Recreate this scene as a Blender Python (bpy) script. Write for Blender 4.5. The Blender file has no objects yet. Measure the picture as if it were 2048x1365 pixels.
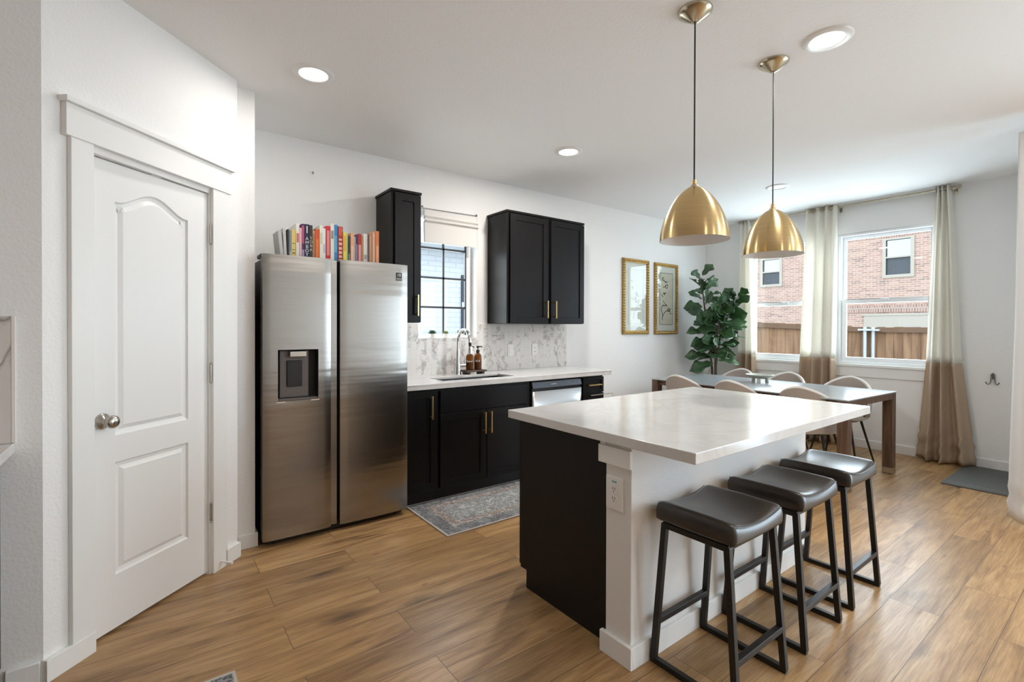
import bpy, bmesh, math, random
from mathutils import Vector, Matrix, noise
from mathutils.geometry import tessellate_polygon
R = math.radians
PI = math.pi
sc = bpy.context.scene
COL = sc.collection
random.seed(7)

# ------------------------------------------------------------------ camera
F_PX, VX, CX, HY, CAM_H, PITCH, ROLL = 965.44, 2313.467, 1024.0, 661.05, 1.3285, -0.0065, 0.0027
_a = math.atan2(VX - CX, F_PX)
cf = Vector((math.cos(_a), math.sin(_a), 0)); cr = Vector((math.sin(_a), -math.cos(_a), 0)); cu = Vector((0, 0, 1))
c_, s_ = math.cos(PITCH), math.sin(PITCH); cf, cu = c_*cf + s_*cu, c_*cu - s_*cf
c_, s_ = math.cos(ROLL), math.sin(ROLL); cr, cu = c_*cr + s_*cu, c_*cu - s_*cr
cam = bpy.data.cameras.new('camera')
cam.sensor_width = 36; cam.sensor_fit = 'HORIZONTAL'
cam.lens = 36*F_PX/2048
cam.shift_y = -(682.5 - HY)/2048
cam.clip_start = 0.02; cam.clip_end = 300
camo = bpy.data.objects.new('camera', cam); COL.objects.link(camo)
camo.matrix_world = Matrix(((cr.x, cu.x, -cf.x, 0), (cr.y, cu.y, -cf.y, 0), (cr.z, cu.z, -cf.z, CAM_H), (0, 0, 0, 1)))
sc.camera = camo

# ------------------------------------------------------------------ world, daylight, exposure
sc.view_settings.view_transform = 'Standard'
sc.view_settings.look = 'None'
sc.view_settings.gamma = 1
sc.view_settings.use_curve_mapping = False
sc.view_settings.exposure = 0.56
SKY = 2.6            # overcast sky
LAMP = 15.0          # watts of one recessed ceiling lamp
W = bpy.data.worlds.new('overcast_sky'); sc.world = W
W.use_nodes = True
nt = W.node_tree; nt.nodes.clear()
wo = nt.nodes.new('ShaderNodeOutputWorld'); wb = nt.nodes.new('ShaderNodeBackground')
tc = nt.nodes.new('ShaderNodeTexCoord'); sx = nt.nodes.new('ShaderNodeSeparateXYZ'); rp = nt.nodes.new('ShaderNodeValToRGB')
nt.links.new(tc.outputs['Generated'], sx.inputs[0]); nt.links.new(sx.outputs['Z'], rp.inputs[0])
rp.color_ramp.elements[0].color = (.80, .88, .97, 1); rp.color_ramp.elements[1].color = (.68, .82, 1.0, 1)
nt.links.new(rp.outputs[0], wb.inputs[0]); wb.inputs[1].default_value = SKY
nt.links.new(wb.outputs[0], wo.inputs[0])
try:
    sc.cycles.max_bounces = 14; sc.cycles.diffuse_bounces = 7; sc.cycles.glossy_bounces = 5
    sc.cycles.transparent_max_bounces = 16; sc.cycles.caustics_reflective = False
    sc.cycles.sample_clamp_indirect = 6.0
except Exception:
    pass

def area(name, loc, direction, sx_, sy_, power, color=(1, 1, 1), parent=None, shape='RECTANGLE', spread=PI):
    l = bpy.data.lights.new(name, 'AREA'); l.shape = shape; l.size = sx_; l.size_y = sy_
    l.energy = power; l.color = color; l.spread = spread
    o = bpy.data.objects.new(name, l); COL.objects.link(o)
    o.location = loc; o.rotation_euler = Vector(direction).to_track_quat('-Z', 'Y').to_euler()
    return o
# soft daylight entering through the glazed openings
area('daylight_dining', (6.52, 2.30, 1.65), (-1, 0, -.05), 1.95, 1.45, 60, (.76, .89, 1))
area('daylight_sliding_door', (4.97, -1.25, 1.2), (-1, 0, 0), 2.9, 2.2, 118, (.70, .85, 1))
area('daylight_kitchen', (2.17, 4.02, 1.65), (0, -1, 0), .45, .8, 5, (.95, .98, 1))

# ------------------------------------------------------------------ materials
def nodes(name):
    m = bpy.data.materials.new(name); m.use_nodes = True
    t = m.node_tree; b = t.nodes['Principled BSDF']
    return m, t, b
def N(t, kind, **kw):
    n = t.nodes.new(kind)
    for k, v in kw.items():
        if k in n.inputs: n.inputs[k].default_value = v
        else: setattr(n, k, v)
    return n
def ramp(t, stops, interp='LINEAR'):
    n = t.nodes.new('ShaderNodeValToRGB'); e = n.color_ramp.elements; n.color_ramp.interpolation = interp
    while len(e) < len(stops): e.new(.5)
    for i, (p, c) in enumerate(stops):
        e[i].position = p; e[i].color = (c[0], c[1], c[2], 1) if not isinstance(c, (int, float)) else (c, c, c, 1)
    return n
def mix(t, fac, a, b, blend='MIX'):
    n = t.nodes.new('ShaderNodeMix'); n.data_type = 'RGBA'; n.blend_type = blend
    for key, v in ((0, fac), (6, a), (7, b)):
        if hasattr(v, 'links'): t.links.new(v, n.inputs[key])
        elif isinstance(v, (int, float)): n.inputs[key].default_value = v if key == 0 else (v, v, v, 1)
        else: n.inputs[key].default_value = (v[0], v[1], v[2], 1)
    return n.outputs[2]
def coord(t, scale=(1, 1, 1), loc=(0, 0, 0), kind='Object', rot=(0, 0, 0)):
    c = t.nodes.new('ShaderNodeTexCoord'); mp = t.nodes.new('ShaderNodeMapping')
    mp.inputs['Scale'].default_value = scale; mp.inputs['Location'].default_value = loc; mp.inputs['Rotation'].default_value = rot
    t.links.new(c.outputs[kind], mp.inputs[0]); return mp.outputs[0]
def bump(t, b, h, strength=.2, dist=.01):
    n = t.nodes.new('ShaderNodeBump'); n.inputs['Strength'].default_value = strength; n.inputs['Distance'].default_value = dist
    t.links.new(h, n.inputs['Height']); t.links.new(n.outputs[0], b.inputs['Normal'])
def plain(name, color, rough=.5, metal=0., nscale=0, nstr=.1, ndist=.002, spec=None, var=0., coat=0):
    m, t, b = nodes(name)
    b.inputs['Base Color'].default_value = (*color, 1); b.inputs['Roughness'].default_value = rough; b.inputs['Metallic'].default_value = metal
    if spec is not None: b.inputs['Specular IOR Level'].default_value = spec
    if coat: b.inputs['Coat Weight'].default_value = coat; b.inputs['Coat Roughness'].default_value = .1
    if nscale:
        nz = N(t, 'ShaderNodeTexNoise', Scale=nscale, Detail=4.); t.links.new(coord(t), nz.inputs['Vector'])
        bump(t, b, nz.outputs[0], nstr, ndist)
        if var:
            t.links.new(mix(t, nz.outputs[0], tuple(max(0, c*(1-var)) for c in color), tuple(min(1, c*(1+var)) for c in color)), b.inputs['Base Color'])
    return m
M = {}
M['wall'] = plain('wall_paint', (.86, .855, .845), .6, nscale=85, nstr=.5, ndist=.0035)
M['ceil'] = plain('ceiling_paint', (.88, .875, .865), .8, nscale=90, nstr=.4, ndist=.003)
M['trim'] = plain('white_trim_paint', (.84, .84, .825), .35)
M['doorp'] = plain('white_door_paint', (.83, .83, .82), .38)
M['black'] = plain('black_stained_wood', (.0045, .0038, .0037), .36, nscale=60, nstr=.12, ndist=.001, spec=.22)
M['toe'] = plain('toe_kick_black', (.015, .012, .011), .6)
M['brass'] = plain('brushed_brass_pull', (.80, .56, .25), .28, 1.)
M['chrome'] = plain('polished_chrome', (.82, .83, .84), .07, 1.)
M['nickel'] = plain('satin_nickel', (.50, .47, .43), .25, 1.)
M['steelsink'] = plain('sink_steel', (.20, .20, .20), .3, 1.)
M['plastic_w'] = plain('white_plastic', (.82, .81, .79), .35)
M['plastic_k'] = plain('black_plastic', (.012, .012, .013), .3)
M['gapdark'] = plain('dark_recess', (.01, .01, .01), .6)
M['fridgeside'] = plain('fridge_side_paint', (.035, .034, .035), .35)
M['graystrip'] = plain('grey_brown_panel', (.16, .14, .135), .4, .3)
M['blackmetal'] = plain('black_powder_coat', (.018, .015, .013), .38, .3)
M['vinyl'] = plain('white_vinyl_frame', (.86, .88, .89), .3)
M['muntin'] = plain('dark_grille', (.035, .04, .045), .4)
M['cord'] = plain('black_cord', (.012, .012, .012), .5)
M['white_in'] = plain('white_enamel', (.78, .76, .74), .5)
M['walnut'] = None
M['shadefab'] = plain('linen_shade', (.76, .74, .71), .9, nscale=260, nstr=.3, ndist=.001)
M['chairfab'] = plain('taupe_chair_fabric', (.40, .345, .305), .85, nscale=300, nstr=.3, ndist=.001, var=.08)
M['seatfab'] = plain('pale_seat_fabric', (.72, .71, .70), .85, nscale=300, nstr=.3, ndist=.001)
M['pipe'] = plain('pale_piping', (.72, .68, .64), .8)
M['bowl'] = plain('sage_ceramic', (.36, .36, .27), .4)
M['bowlfoot'] = plain('pale_ceramic_foot', (.55, .50, .46), .5)
M['mat'] = plain('charcoal_doormat', (.12, .122, .115), .9, nscale=220, nstr=.6, ndist=.004, var=.5)
M['pot'] = plain('white_planter', (.70, .69, .66), .5)
M['soil'] = plain('soil', (.05, .035, .025), .9, nscale=60, nstr=.6)
M['bark'] = plain('bark', (.085, .06, .04), .85, nscale=50, nstr=.5)
M['concrete'] = plain('outside_ground', (.36, .36, .33), .9, nscale=6, nstr=.3, var=.15)
M['steelpost'] = plain('galvanised_post', (.55, .58, .60), .5, .3)
M['houseframe'] = plain('beige_trim', (.42, .375, .31), .6)
M['glasshouse'] = plain('house_pane', (.05, .06, .07), .35, spec=.5)
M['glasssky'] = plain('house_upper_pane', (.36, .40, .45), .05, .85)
M['roofshingle'] = plain('roof_shingle', (.16, .17, .18), .9, nscale=14, nstr=.5, var=.3)
M['pages'] = plain('book_pages', (.74, .70, .62), .9)
M['hook'] = plain('gunmetal_hook', (.20, .19, .18), .35, .9)
M['sticker_w'] = plain('sticker_white', (.75, .75, .73), .5)
M['caulk'] = plain('edge_caulk', (.80, .77, .74), .5)

def emis(name, color, s):
    m, t, b = nodes(name); b.inputs['Emission Color'].default_value = (*color, 1); b.inputs['Emission Strength'].default_value = s
    b.inputs['Base Color'].default_value = (.9, .9, .9, 1); return m
M['lens'] = emis('lit_lens', (1, .985, .96), 3.2)

def glass_mat():
    m = bpy.data.materials.new('window_glass'); m.use_nodes = True; t = m.node_tree; t.nodes.clear()
    o = t.nodes.new('ShaderNodeOutputMaterial'); tr = t.nodes.new('ShaderNodeBsdfTransparent'); gl = t.nodes.new('ShaderNodeBsdfGlossy')
    lw = t.nodes.new('ShaderNodeLayerWeight'); mx = t.nodes.new('ShaderNodeMixShader'); pw = t.nodes.new('ShaderNodeMath'); pw.operation = 'POWER'; pw.inputs[1].default_value = 5
    fr = t.nodes.new('ShaderNodeMath'); fr.operation = 'MULTIPLY_ADD'; fr.inputs[1].default_value = .9; fr.inputs[2].default_value = .018
    t.links.new(lw.outputs['Facing'], pw.inputs[0]); t.links.new(pw.outputs[0], fr.inputs[0])
    tr.inputs[0].default_value = (.97, .985, .98, 1); gl.inputs['Roughness'].default_value = 0.0
    t.links.new(fr.outputs[0], mx.inputs[0]); t.links.new(tr.outputs[0], mx.inputs[1]); t.links.new(gl.outputs[0], mx.inputs[2]); t.links.new(mx.outputs[0], o.inputs[0])
    return m
M['glass'] = glass_mat()

def amber():
    m, t, b = nodes('amber_glass')
    b.inputs['Base Color'].default_value = (.24, .075, .012, 1); b.inputs['Roughness'].default_value = .06
    b.inputs['Transmission Weight'].default_value = .65; b.inputs['IOR'].default_value = 1.3
    return m
M['amber'] = amber()
M['liquid'] = plain('dark_soap', (.012, .008, .007), .12)

def steel():
    m, t, b = nodes('brushed_stainless')
    v = coord(t, (1.2, 1, 220)); nz = N(t, 'ShaderNodeTexNoise', Scale=3., Detail=5., Roughness=.6); t.links.new(v, nz.inputs['Vector'])
    r = ramp(t, [(.3, (.33, .312, .29)), (.7, (.385, .368, .345))]); t.links.new(nz.outputs[0], r.inputs[0]); t.links.new(r.outputs[0], b.inputs['Base Color'])
    b.inputs['Metallic'].default_value = 1; b.inputs['Roughness'].default_value = .24
    b.inputs['Anisotropic'].default_value = .8; b.inputs['Anisotropic Rotation'].default_value = 0.
    tg = t.nodes.new('ShaderNodeTangent'); tg.direction_type = 'RADIAL'; tg.axis = 'Z'; t.links.new(tg.outputs[0], b.inputs['Tangent'])
    w = coord(t, (.5, 1, 5)); n2 = N(t, 'ShaderNodeTexNoise', Scale=2., Detail=2.); t.links.new(w, n2.inputs['Vector'])
    bump(t, b, n2.outputs[0], .12, .02)
    return m
M['steel'] = steel()
M['steel2'] = plain('dishwasher_steel', (.62, .62, .63), .3, 1.)
M['panelgrey'] = plain('control_panel_grey', (.10, .11, .13), .35, .6)

def brass_shade():
    m, t, b = nodes('spun_brass')
    v = coord(t, (1, 1, 160)); nz = N(t, 'ShaderNodeTexNoise', Scale=3., Detail=4.); t.links.new(v, nz.inputs['Vector'])
    r = ramp(t, [(.3, (.60, .43, .20)), (.7, (.74, .56, .30))]); t.links.new(nz.outputs[0], r.inputs[0]); t.links.new(r.outputs[0], b.inputs['Base Color'])
    b.inputs['Metallic'].default_value = 1; b.inputs['Roughness'].default_value = .24
    b.inputs['Anisotropic'].default_value = .8; b.inputs['Anisotropic Rotation'].default_value = .25
    tg = t.nodes.new('ShaderNodeTangent'); tg.direction_type = 'RADIAL'; tg.axis = 'Z'; t.links.new(tg.outputs[0], b.inputs['Tangent'])
    return m
M['spun'] = brass_shade()
M['canopy'] = plain('brushed_nickel_brass', (.52, .46, .34), .25, 1.)

def quartz():
    m, t, b = nodes('white_quartz')
    v = coord(t); nz = N(t, 'ShaderNodeTexNoise', Scale=2.2, Detail=6., Roughness=.6, Distortion=1.2); t.links.new(v, nz.inputs['Vector'])
    r = ramp(t, [(.42, (.69, .675, .665)), (.495, (.59, .575, .56)), (.55, (.69, .675, .665))]); t.links.new(nz.outputs[0], r.inputs[0])
    n2 = N(t, 'ShaderNodeTexNoise', Scale=220., Detail=2.); t.links.new(v, n2.inputs['Vector'])
    r2 = ramp(t, [(.35, .94), (.6, 1.)]); t.links.new(n2.outputs[0], r2.inputs[0])
    n3 = N(t, 'ShaderNodeTexNoise', Scale=1.3, Detail=2.); t.links.new(v, n3.inputs['Vector'])
    c = mix(t, n3.outputs[0], (.69, .675, .665), r.outputs[0])
    t.links.new(mix(t, 1., c, r2.outputs[0], 'MULTIPLY'), b.inputs['Base Color'])
    b.inputs['Roughness'].default_value = .13; b.inputs['Specular IOR Level'].default_value = .35
    return m
M['quartz'] = quartz()

def floor_mat():
    m, t, b = nodes('oak_plank_floor')
    c = t.nodes.new('ShaderNodeTexCoord'); mp = t.nodes.new('ShaderNodeMapping'); t.links.new(c.outputs['Object'], mp.inputs[0])
    mp.inputs['Location'].default_value = (0.30, -2.885 + 0.1915*40, 0)
    br = t.nodes.new('ShaderNodeTexBrick'); t.links.new(mp.outputs[0], br.inputs['Vector'])
    br.offset = .37; br.offset_frequency = 2; br.squash = 1
    br.inputs['Scale'].default_value = 1; br.inputs['Brick Width'].default_value = 1.22; br.inputs['Row Height'].default_value = .1915
    br.inputs['Mortar Size'].default_value = .0013; br.inputs['Mortar Smooth'].default_value = .1; br.inputs['Bias'].default_value = 0
    br.inputs['Color1'].default_value = (0, 0, 0, 1); br.inputs['Color2'].default_value = (1, 1, 1, 1); br.inputs['Mortar'].default_value = (.5, .5, .5, 1)
    off = t.nodes.new('ShaderNodeVectorMath'); off.operation = 'MULTIPLY_ADD'
    t.links.new(br.outputs['Color'], off.inputs[0]); off.inputs[1].default_value = (17, 9, 5); t.links.new(c.outputs['Object'], off.inputs[2])
    ms = t.nodes.new('ShaderNodeMapping'); ms.inputs['Scale'].default_value = (.85, 7.5, 1); t.links.new(off.outputs[0], ms.inputs[0])
    n1 = N(t, 'ShaderNodeTexNoise', Scale=1.9, Detail=8., Roughness=.64, Distortion=.75); t.links.new(ms.outputs[0], n1.inputs['Vector'])
    ms2 = t.nodes.new('ShaderNodeMapping'); ms2.inputs['Scale'].default_value = (3, 90, 1); t.links.new(off.outputs[0], ms2.inputs[0])
    n2 = N(t, 'ShaderNodeTexNoise', Scale=2., Detail=5., Roughness=.6); t.links.new(ms2.outputs[0], n2.inputs['Vector'])
    base = ramp(t, [(.28, (.14, .070, .028)), (.44, (.345, .194, .081)), (.58, (.455, .274, .122)), (.78, (.56, .36, .178))]); t.links.new(n1.outputs[0], base.inputs[0])
    fine = ramp(t, [(.3, .70), (.62, 1.08)]); t.links.new(n2.outputs[0], fine.inputs[0])
    col = mix(t, 1., base.outputs[0], fine.outputs[0], 'MULTIPLY')
    tone = ramp(t, [(0, .80), (1, 1.16)]); t.links.new(br.outputs['Color'], tone.inputs[0])
    col = mix(t, 1., col, tone.outputs[0], 'MULTIPLY')
    # knots
    mk = t.nodes.new('ShaderNodeMapping'); mk.inputs['Scale'].default_value = (1.5, 4.2, 1); t.links.new(off.outputs[0], mk.inputs[0])
    vo = N(t, 'ShaderNodeTexVoronoi', Scale=.8); t.links.new(mk.outputs[0], vo.inputs['Vector'])
    nk = N(t, 'ShaderNodeTexNoise', Scale=9., Detail=3.); t.links.new(mk.outputs[0], nk.inputs['Vector'])
    ad = t.nodes.new('ShaderNodeMath'); ad.operation = 'MULTIPLY_ADD'; t.links.new(nk.outputs[0], ad.inputs[0]); ad.inputs[1].default_value = .12; t.links.new(vo.outputs['Distance'], ad.inputs[2])
    kr = ramp(t, [(.09, 1.), (.24, 0.)]); t.links.new(ad.outputs[0], kr.inputs[0])
    kf = t.nodes.new('ShaderNodeMath'); kf.operation = 'MULTIPLY'; t.links.new(kr.outputs[0], kf.inputs[0]); kf.inputs[1].default_value = .85
    col = mix(t, kf.outputs[0], col, (.075, .04, .022))
    v2 = N(t, 'ShaderNodeTexVoronoi', Scale=2.1); t.links.new(mk.outputs[0], v2.inputs['Vector'])
    a2 = t.nodes.new('ShaderNodeMath'); a2.operation = 'MULTIPLY_ADD'; t.links.new(nk.outputs[0], a2.inputs[0]); a2.inputs[1].default_value = .10; t.links.new(v2.outputs['Distance'], a2.inputs[2])
    k2 = ramp(t, [(.06, .75), (.15, 0.)]); t.links.new(a2.outputs[0], k2.inputs[0])
    col = mix(t, k2.outputs[0], col, (.09, .05, .028))
    col = mix(t, br.outputs['Fac'], col, (.10, .055, .03))
    t.links.new(col, b.inputs['Base Color'])
    rr = ramp(t, [(.3, .40), (.7, .30)]); t.links.new(n1.outputs[0], rr.inputs[0]); t.links.new(rr.outputs[0], b.inputs['Roughness'])
    inv = t.nodes.new('ShaderNodeMath'); inv.operation = 'MULTIPLY_ADD'; t.links.new(br.outputs['Fac'], inv.inputs[0]); inv.inputs[1].default_value = -1.5; t.links.new(n2.outputs[0], inv.inputs[2])
    bump(t, b, inv.outputs[0], .18, .0025)
    return m
M['floor'] = floor_mat()

def walnut():
    m, t, b = nodes('walnut_table_leg')
    v = coord(t, (14, 14, 1.4)); nz = N(t, 'ShaderNodeTexNoise', Scale=3., Detail=5., Distortion=.6); t.links.new(v, nz.inputs['Vector'])
    r = ramp(t, [(.3, (.075, .042, .026)), (.7, (.17, .10, .065))]); t.links.new(nz.outputs[0], r.inputs[0]); t.links.new(r.outputs[0], b.inputs['Base Color'])
    b.inputs['Roughness'].default_value = .5; return m
M['walnut'] = walnut()
M['tabletop'] = plain('grey_glass_top', (.36, .385, .405), .2, spec=.7)
M['traywood'] = plain('dark_tray_wood', (.075, .052, .038), .7, nscale=40, nstr=.4, var=.4)

def marble(name, axis_u=0, hexw=.0):
    """marble tile with grey veins and thin upright picket joints"""
    m, t, b = nodes(name)
    c = t.nodes.new('ShaderNodeTexCoord'); s = t.nodes.new('ShaderNodeSeparateXYZ'); t.links.new(c.outputs['Object'], s.inputs[0])
    cb = t.nodes.new('ShaderNodeCombineXYZ'); t.links.new(s.outputs[2], cb.inputs[0]); t.links.new(s.outputs[0], cb.inputs[1])
    br = t.nodes.new('ShaderNodeTexBrick'); t.links.new(cb.outputs[0], br.inputs['Vector'])
    br.offset = .5; br.inputs['Scale'].default_value = 1; br.inputs['Brick Width'].default_value = .16; br.inputs['Row Height'].default_value = .05
    br.inputs['Mortar Size'].default_value = .0012; br.inputs['Bias'].default_value = 0
    br.inputs['Color1'].default_value = (0, 0, 0, 1); br.inputs['Color2'].default_value = (1, 1, 1, 1)
    off = t.nodes.new('ShaderNodeVectorMath'); off.operation = 'MULTIPLY_ADD'; t.links.new(br.outputs['Color'], off.inputs[0]); off.inputs[1].default_value = (7, 3, 11); t.links.new(c.outputs['Object'], off.inputs[2])
    nz = N(t, 'ShaderNodeTexNoise', Scale=5.5, Detail=5., Roughness=.55, Distortion=1.5); t.links.new(off.outputs[0], nz.inputs['Vector'])
    r = ramp(t, [(.44, (.76, .73, .70)), (.492, (.40, .37, .35)), (.515, (.56, .53, .50)), (.58, (.76, .73, .70))]); t.links.new(nz.outputs[0], r.inputs[0])
    n2 = N(t, 'ShaderNodeTexNoise', Scale=3., Detail=2.); t.links.new(off.outputs[0], n2.inputs['Vector'])
    r2 = ramp(t, [(.46, 0.), (.56, 1.)]); t.links.new(n2.outputs[0], r2.inputs[0])
    col = mix(t, r2.outputs[0], (.76, .73, .70), r.outputs[0])
    col = mix(t, br.outputs['Fac'], col, (.66, .63, .60))
    t.links.new(col, b.inputs['Base Color']); b.inputs['Roughness'].default_value = .22
    iv = t.nodes.new('ShaderNodeMath'); iv.operation = 'MULTIPLY'; t.links.new(br.outputs['Fac'], iv.inputs[0]); iv.inputs[1].default_value = -1
    bump(t, b, iv.outputs[0], .5, .002)
    return m
M['marble'] = marble('marble_picket_tile')

def brick(name, c1, c2, mortar, w=.22, h=.075, ms=.011, axis='X', rough=.9, dark=None):
    m, t, b = nodes(name)
    c = t.nodes.new('ShaderNodeTexCoord'); s = t.nodes.new('ShaderNodeSeparateXYZ'); t.links.new(c.outputs['Object'], s.inputs[0])
    cb = t.nodes.new('ShaderNodeCombineXYZ'); t.links.new(s.outputs[1 if axis == 'X' else 0], cb.inputs[0]); t.links.new(s.outputs[2], cb.inputs[1])
    br = t.nodes.new('ShaderNodeTexBrick'); t.links.new(cb.outputs[0], br.inputs['Vector'])
    br.inputs['Scale'].default_value = 1; br.inputs['Brick Width'].default_value = w; br.inputs['Row Height'].default_value = h; br.inputs['Mortar Size'].default_value = ms
    br.inputs['Color1'].default_value = (*c1, 1); br.inputs['Color2'].default_value = (*c2, 1); br.inputs['Mortar'].default_value = (*mortar, 1); br.inputs['Bias'].default_value = -.1
    col = br.outputs['Color']
    if dark:
        nz = N(t, 'ShaderNodeTexNoise', Scale=3.2, Detail=3.); mp = t.nodes.new('ShaderNodeMapping'); mp.inputs['Scale'].default_value = (.5, 1.6, 1); t.links.new(cb.outputs[0], mp.inputs[0]); t.links.new(mp.outputs[0], nz.inputs['Vector'])
        r = ramp(t, [(.52, 0.), (.66, .6)]); t.links.new(nz.outputs[0], r.inputs[0]); col = mix(t, r.outputs[0], col, dark)
        col = mix(t, br.outputs['Fac'], col, mortar)
    t.links.new(col, b.inputs['Base Color']); b.inputs['Roughness'].default_value = rough
    iv = t.nodes.new('ShaderNodeMath'); iv.operation = 'MULTIPLY'; t.links.new(br.outputs['Fac'], iv.inputs[0]); iv.inputs[1].default_value = -1
    bump(t, b, iv.outputs[0], .5, .008)
    return m
M['redbrick'] = brick('red_brick', (.42, .235, .175), (.53, .34, .26), (.50, .42, .36), .25, .085, .014, dark=(.15, .10, .09))
M['soldier'] = brick('soldier_brick', (.28, .16, .125), (.42, .27, .21), (.48, .40, .34), .085, .30, .014)
M['whitebrick'] = brick('white_painted_brick', (.74, .76, .78), (.70, .72, .74), (.58, .60, .62), .24, .078, .006, axis='Y')

def fence_wood():
    m, t, b = nodes('cedar_fence')
    c = t.nodes.new('ShaderNodeTexCoord'); v = t.nodes.new('ShaderNodeMapping'); v.inputs['Scale'].default_value = (7, 7, .7); t.links.new(c.outputs['Object'], v.inputs[0])
    nz = N(t, 'ShaderNodeTexNoise', Scale=1.6, Detail=5., Distortion=.4); t.links.new(v.outputs[0], nz.inputs['Vector'])
    r = ramp(t, [(.3, (.17, .088, .045)), (.7, (.38, .22, .12))]); t.links.new(nz.outputs[0], r.inputs[0]); t.links.new(r.outputs[0], b.inputs['Base Color'])
    b.inputs['Roughness'].default_value = .9; return m
M['fence'] = fence_wood()
M['fencerail'] = plain('fence_rail', (.17, .095, .055), .9, nscale=20, nstr=.3)

def cloth(name, color, trans=.35):
    m = bpy.data.materials.new(name); m.use_nodes = True; t = m.node_tree; b = t.nodes['Principled BSDF']; o = t.nodes['Material Output']
    b.inputs['Base Color'].default_value = (*color, 1); b.inputs['Roughness'].default_value = .85
    nz = N(t, 'ShaderNodeTexNoise', Scale=90., Detail=2.); t.links.new(coord(t), nz.inputs['Vector']); bump(t, b, nz.outputs[0], .08, .001)
    tr = t.nodes.new('ShaderNodeBsdfTranslucent'); tr.inputs[0].default_value = (*color, 1)
    mx = t.nodes.new('ShaderNodeMixShader'); mx.inputs[0].default_value = trans
    t.links.new(b.outputs[0], mx.inputs[1]); t.links.new(tr.outputs[0], mx.inputs[2]); t.links.new(mx.outputs[0], o.inputs[0]); return m
M['cream'] = cloth('cream_curtain', (.93, .905, .845), .3)
M['beige'] = cloth('beige_curtain_hem', (.56, .43, .31), .2)
M['whitecurtain'] = cloth('white_curtain', (.84, .82, .80), .2)

def leather():
    m, t, b = nodes('dark_brown_leather')
    v = N(t, 'ShaderNodeTexVoronoi', Scale=420.); t.links.new(coord(t), v.inputs['Vector'])
    b.inputs['Base Color'].default_value = (.033, .026, .021, 1); b.inputs['Roughness'].default_value = .27; b.inputs['Specular IOR Level'].default_value = .6
    bump(t, b, v.outputs['Distance'], .15, .0015); return m
M['leather'] = leather()

def rug_mat(name, cx, cy, hx, hy):
    m, t, b = nodes(name)
    c = t.nodes.new('ShaderNodeTexCoord'); s = t.nodes.new('ShaderNodeSeparateXYZ'); t.links.new(c.outputs['Object'], s.inputs[0])
    def edge(o, c0, h):
        a = t.nodes.new('ShaderNodeMath'); a.operation = 'SUBTRACT'; t.links.new(o, a.inputs[0]); a.inputs[1].default_value = c0
        d = t.nodes.new('ShaderNodeMath'); d.operation = 'ABSOLUTE'; t.links.new(a.outputs[0], d.inputs[0])
        e = t.nodes.new('ShaderNodeMath'); e.operation = 'SUBTRACT'; e.inputs[0].default_value = h; t.links.new(d.outputs[0], e.inputs[1]); return e.outputs[0]
    mn = t.nodes.new('ShaderNodeMath'); mn.operation = 'MINIMUM'; t.links.new(edge(s.outputs[0], cx, hx), mn.inputs[0]); t.links.new(edge(s.outputs[1], cy, hy), mn.inputs[1])
    r = ramp(t, [(0, (.50, .47, .43)), (.009, (.50, .47, .43)), (.012, (.125, .125, .13)), (.105, (.13, .13, .135)), (.112, (.25, .21, .19)), (.16, (.24, .19, .17)), (.168, (.23, .225, .22)), (.3, (.255, .26, .255))]); t.links.new(mn.outputs[0], r.inputs[0])
    vo = N(t, 'ShaderNodeTexVoronoi', Scale=42.); nz0 = N(t, 'ShaderNodeTexNoise', Scale=18., Detail=3.); 
    wv = mix(t, .12, c.outputs['Object'], nz0.outputs['Color']); t.links.new(wv, vo.inputs['Vector'])
    pr = ramp(t, [(.10, .12), (.22, .4), (.26, 2.3), (.38, 1.8), (.43, .3), (.58, .9), (.66, 2.2)]); t.links.new(vo.outputs['Distance'], pr.inputs[0])
    col = mix(t, .9, r.outputs[0], pr.outputs[0], 'MULTIPLY')
    nz = N(t, 'ShaderNodeTexNoise', Scale=7., Detail=6., Roughness=.7); t.links.new(c.outputs['Object'], nz.inputs['Vector'])
    wr = ramp(t, [(.46, 0.), (.70, .5)]); t.links.new(nz.outputs[0], wr.inputs[0])
    col = mix(t, wr.outputs[0], col, (.40, .41, .40))
    ed = ramp(t, [(.009, 1.), (.013, 0.)]); t.links.new(mn.outputs[0], ed.inputs[0]); col = mix(t, ed.outputs[0], col, (.52, .48, .44))
    t.links.new(col, b.inputs['Base Color']); b.inputs['Roughness'].default_value = .95
    n3 = N(t, 'ShaderNodeTexNoise', Scale=300., Detail=2.); t.links.new(c.outputs['Object'], n3.inputs['Vector']); bump(t, b, n3.outputs[0], .4, .003)
    return m

def leaf_mat():
    m, t, b = nodes('fiddle_leaf')
    nz = N(t, 'ShaderNodeTexNoise', Scale=5., Detail=3.); t.links.new(coord(t), nz.inputs['Vector'])
    r = ramp(t, [(.35, (.014, .042, .016)), (.65, (.05, .135, .042))]); t.links.new(nz.outputs[0], r.inputs[0]); t.links.new(r.outputs[0], b.inputs['Base Color'])
    b.inputs['Roughness'].default_value = .38; return m
M['leaf'] = leaf_mat()
M['succ'] = plain('succulent_green', (.05, .10, .06), .6)
M['gold'] = plain('gilt_bead', (.66, .45, .17), .33, .85)
M['golddark'] = plain('gilt_frame', (.36, .22, .065), .4, .8)
M['matboard'] = plain('cream_matboard', (.74, .72, .66), .8)
M['artpaper'] = plain('aged_silk_paper', (.66, .615, .50), .8, nscale=30, nstr=.05, var=.05)
M['ink'] = plain('dark_ink', (.06, .055, .05), .8)
M['palepaint'] = plain('pale_paint', (.55, .53, .48), .8)
M['label_t'] = plain('teal_mark', (.10, .40, .40), .5)

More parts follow.
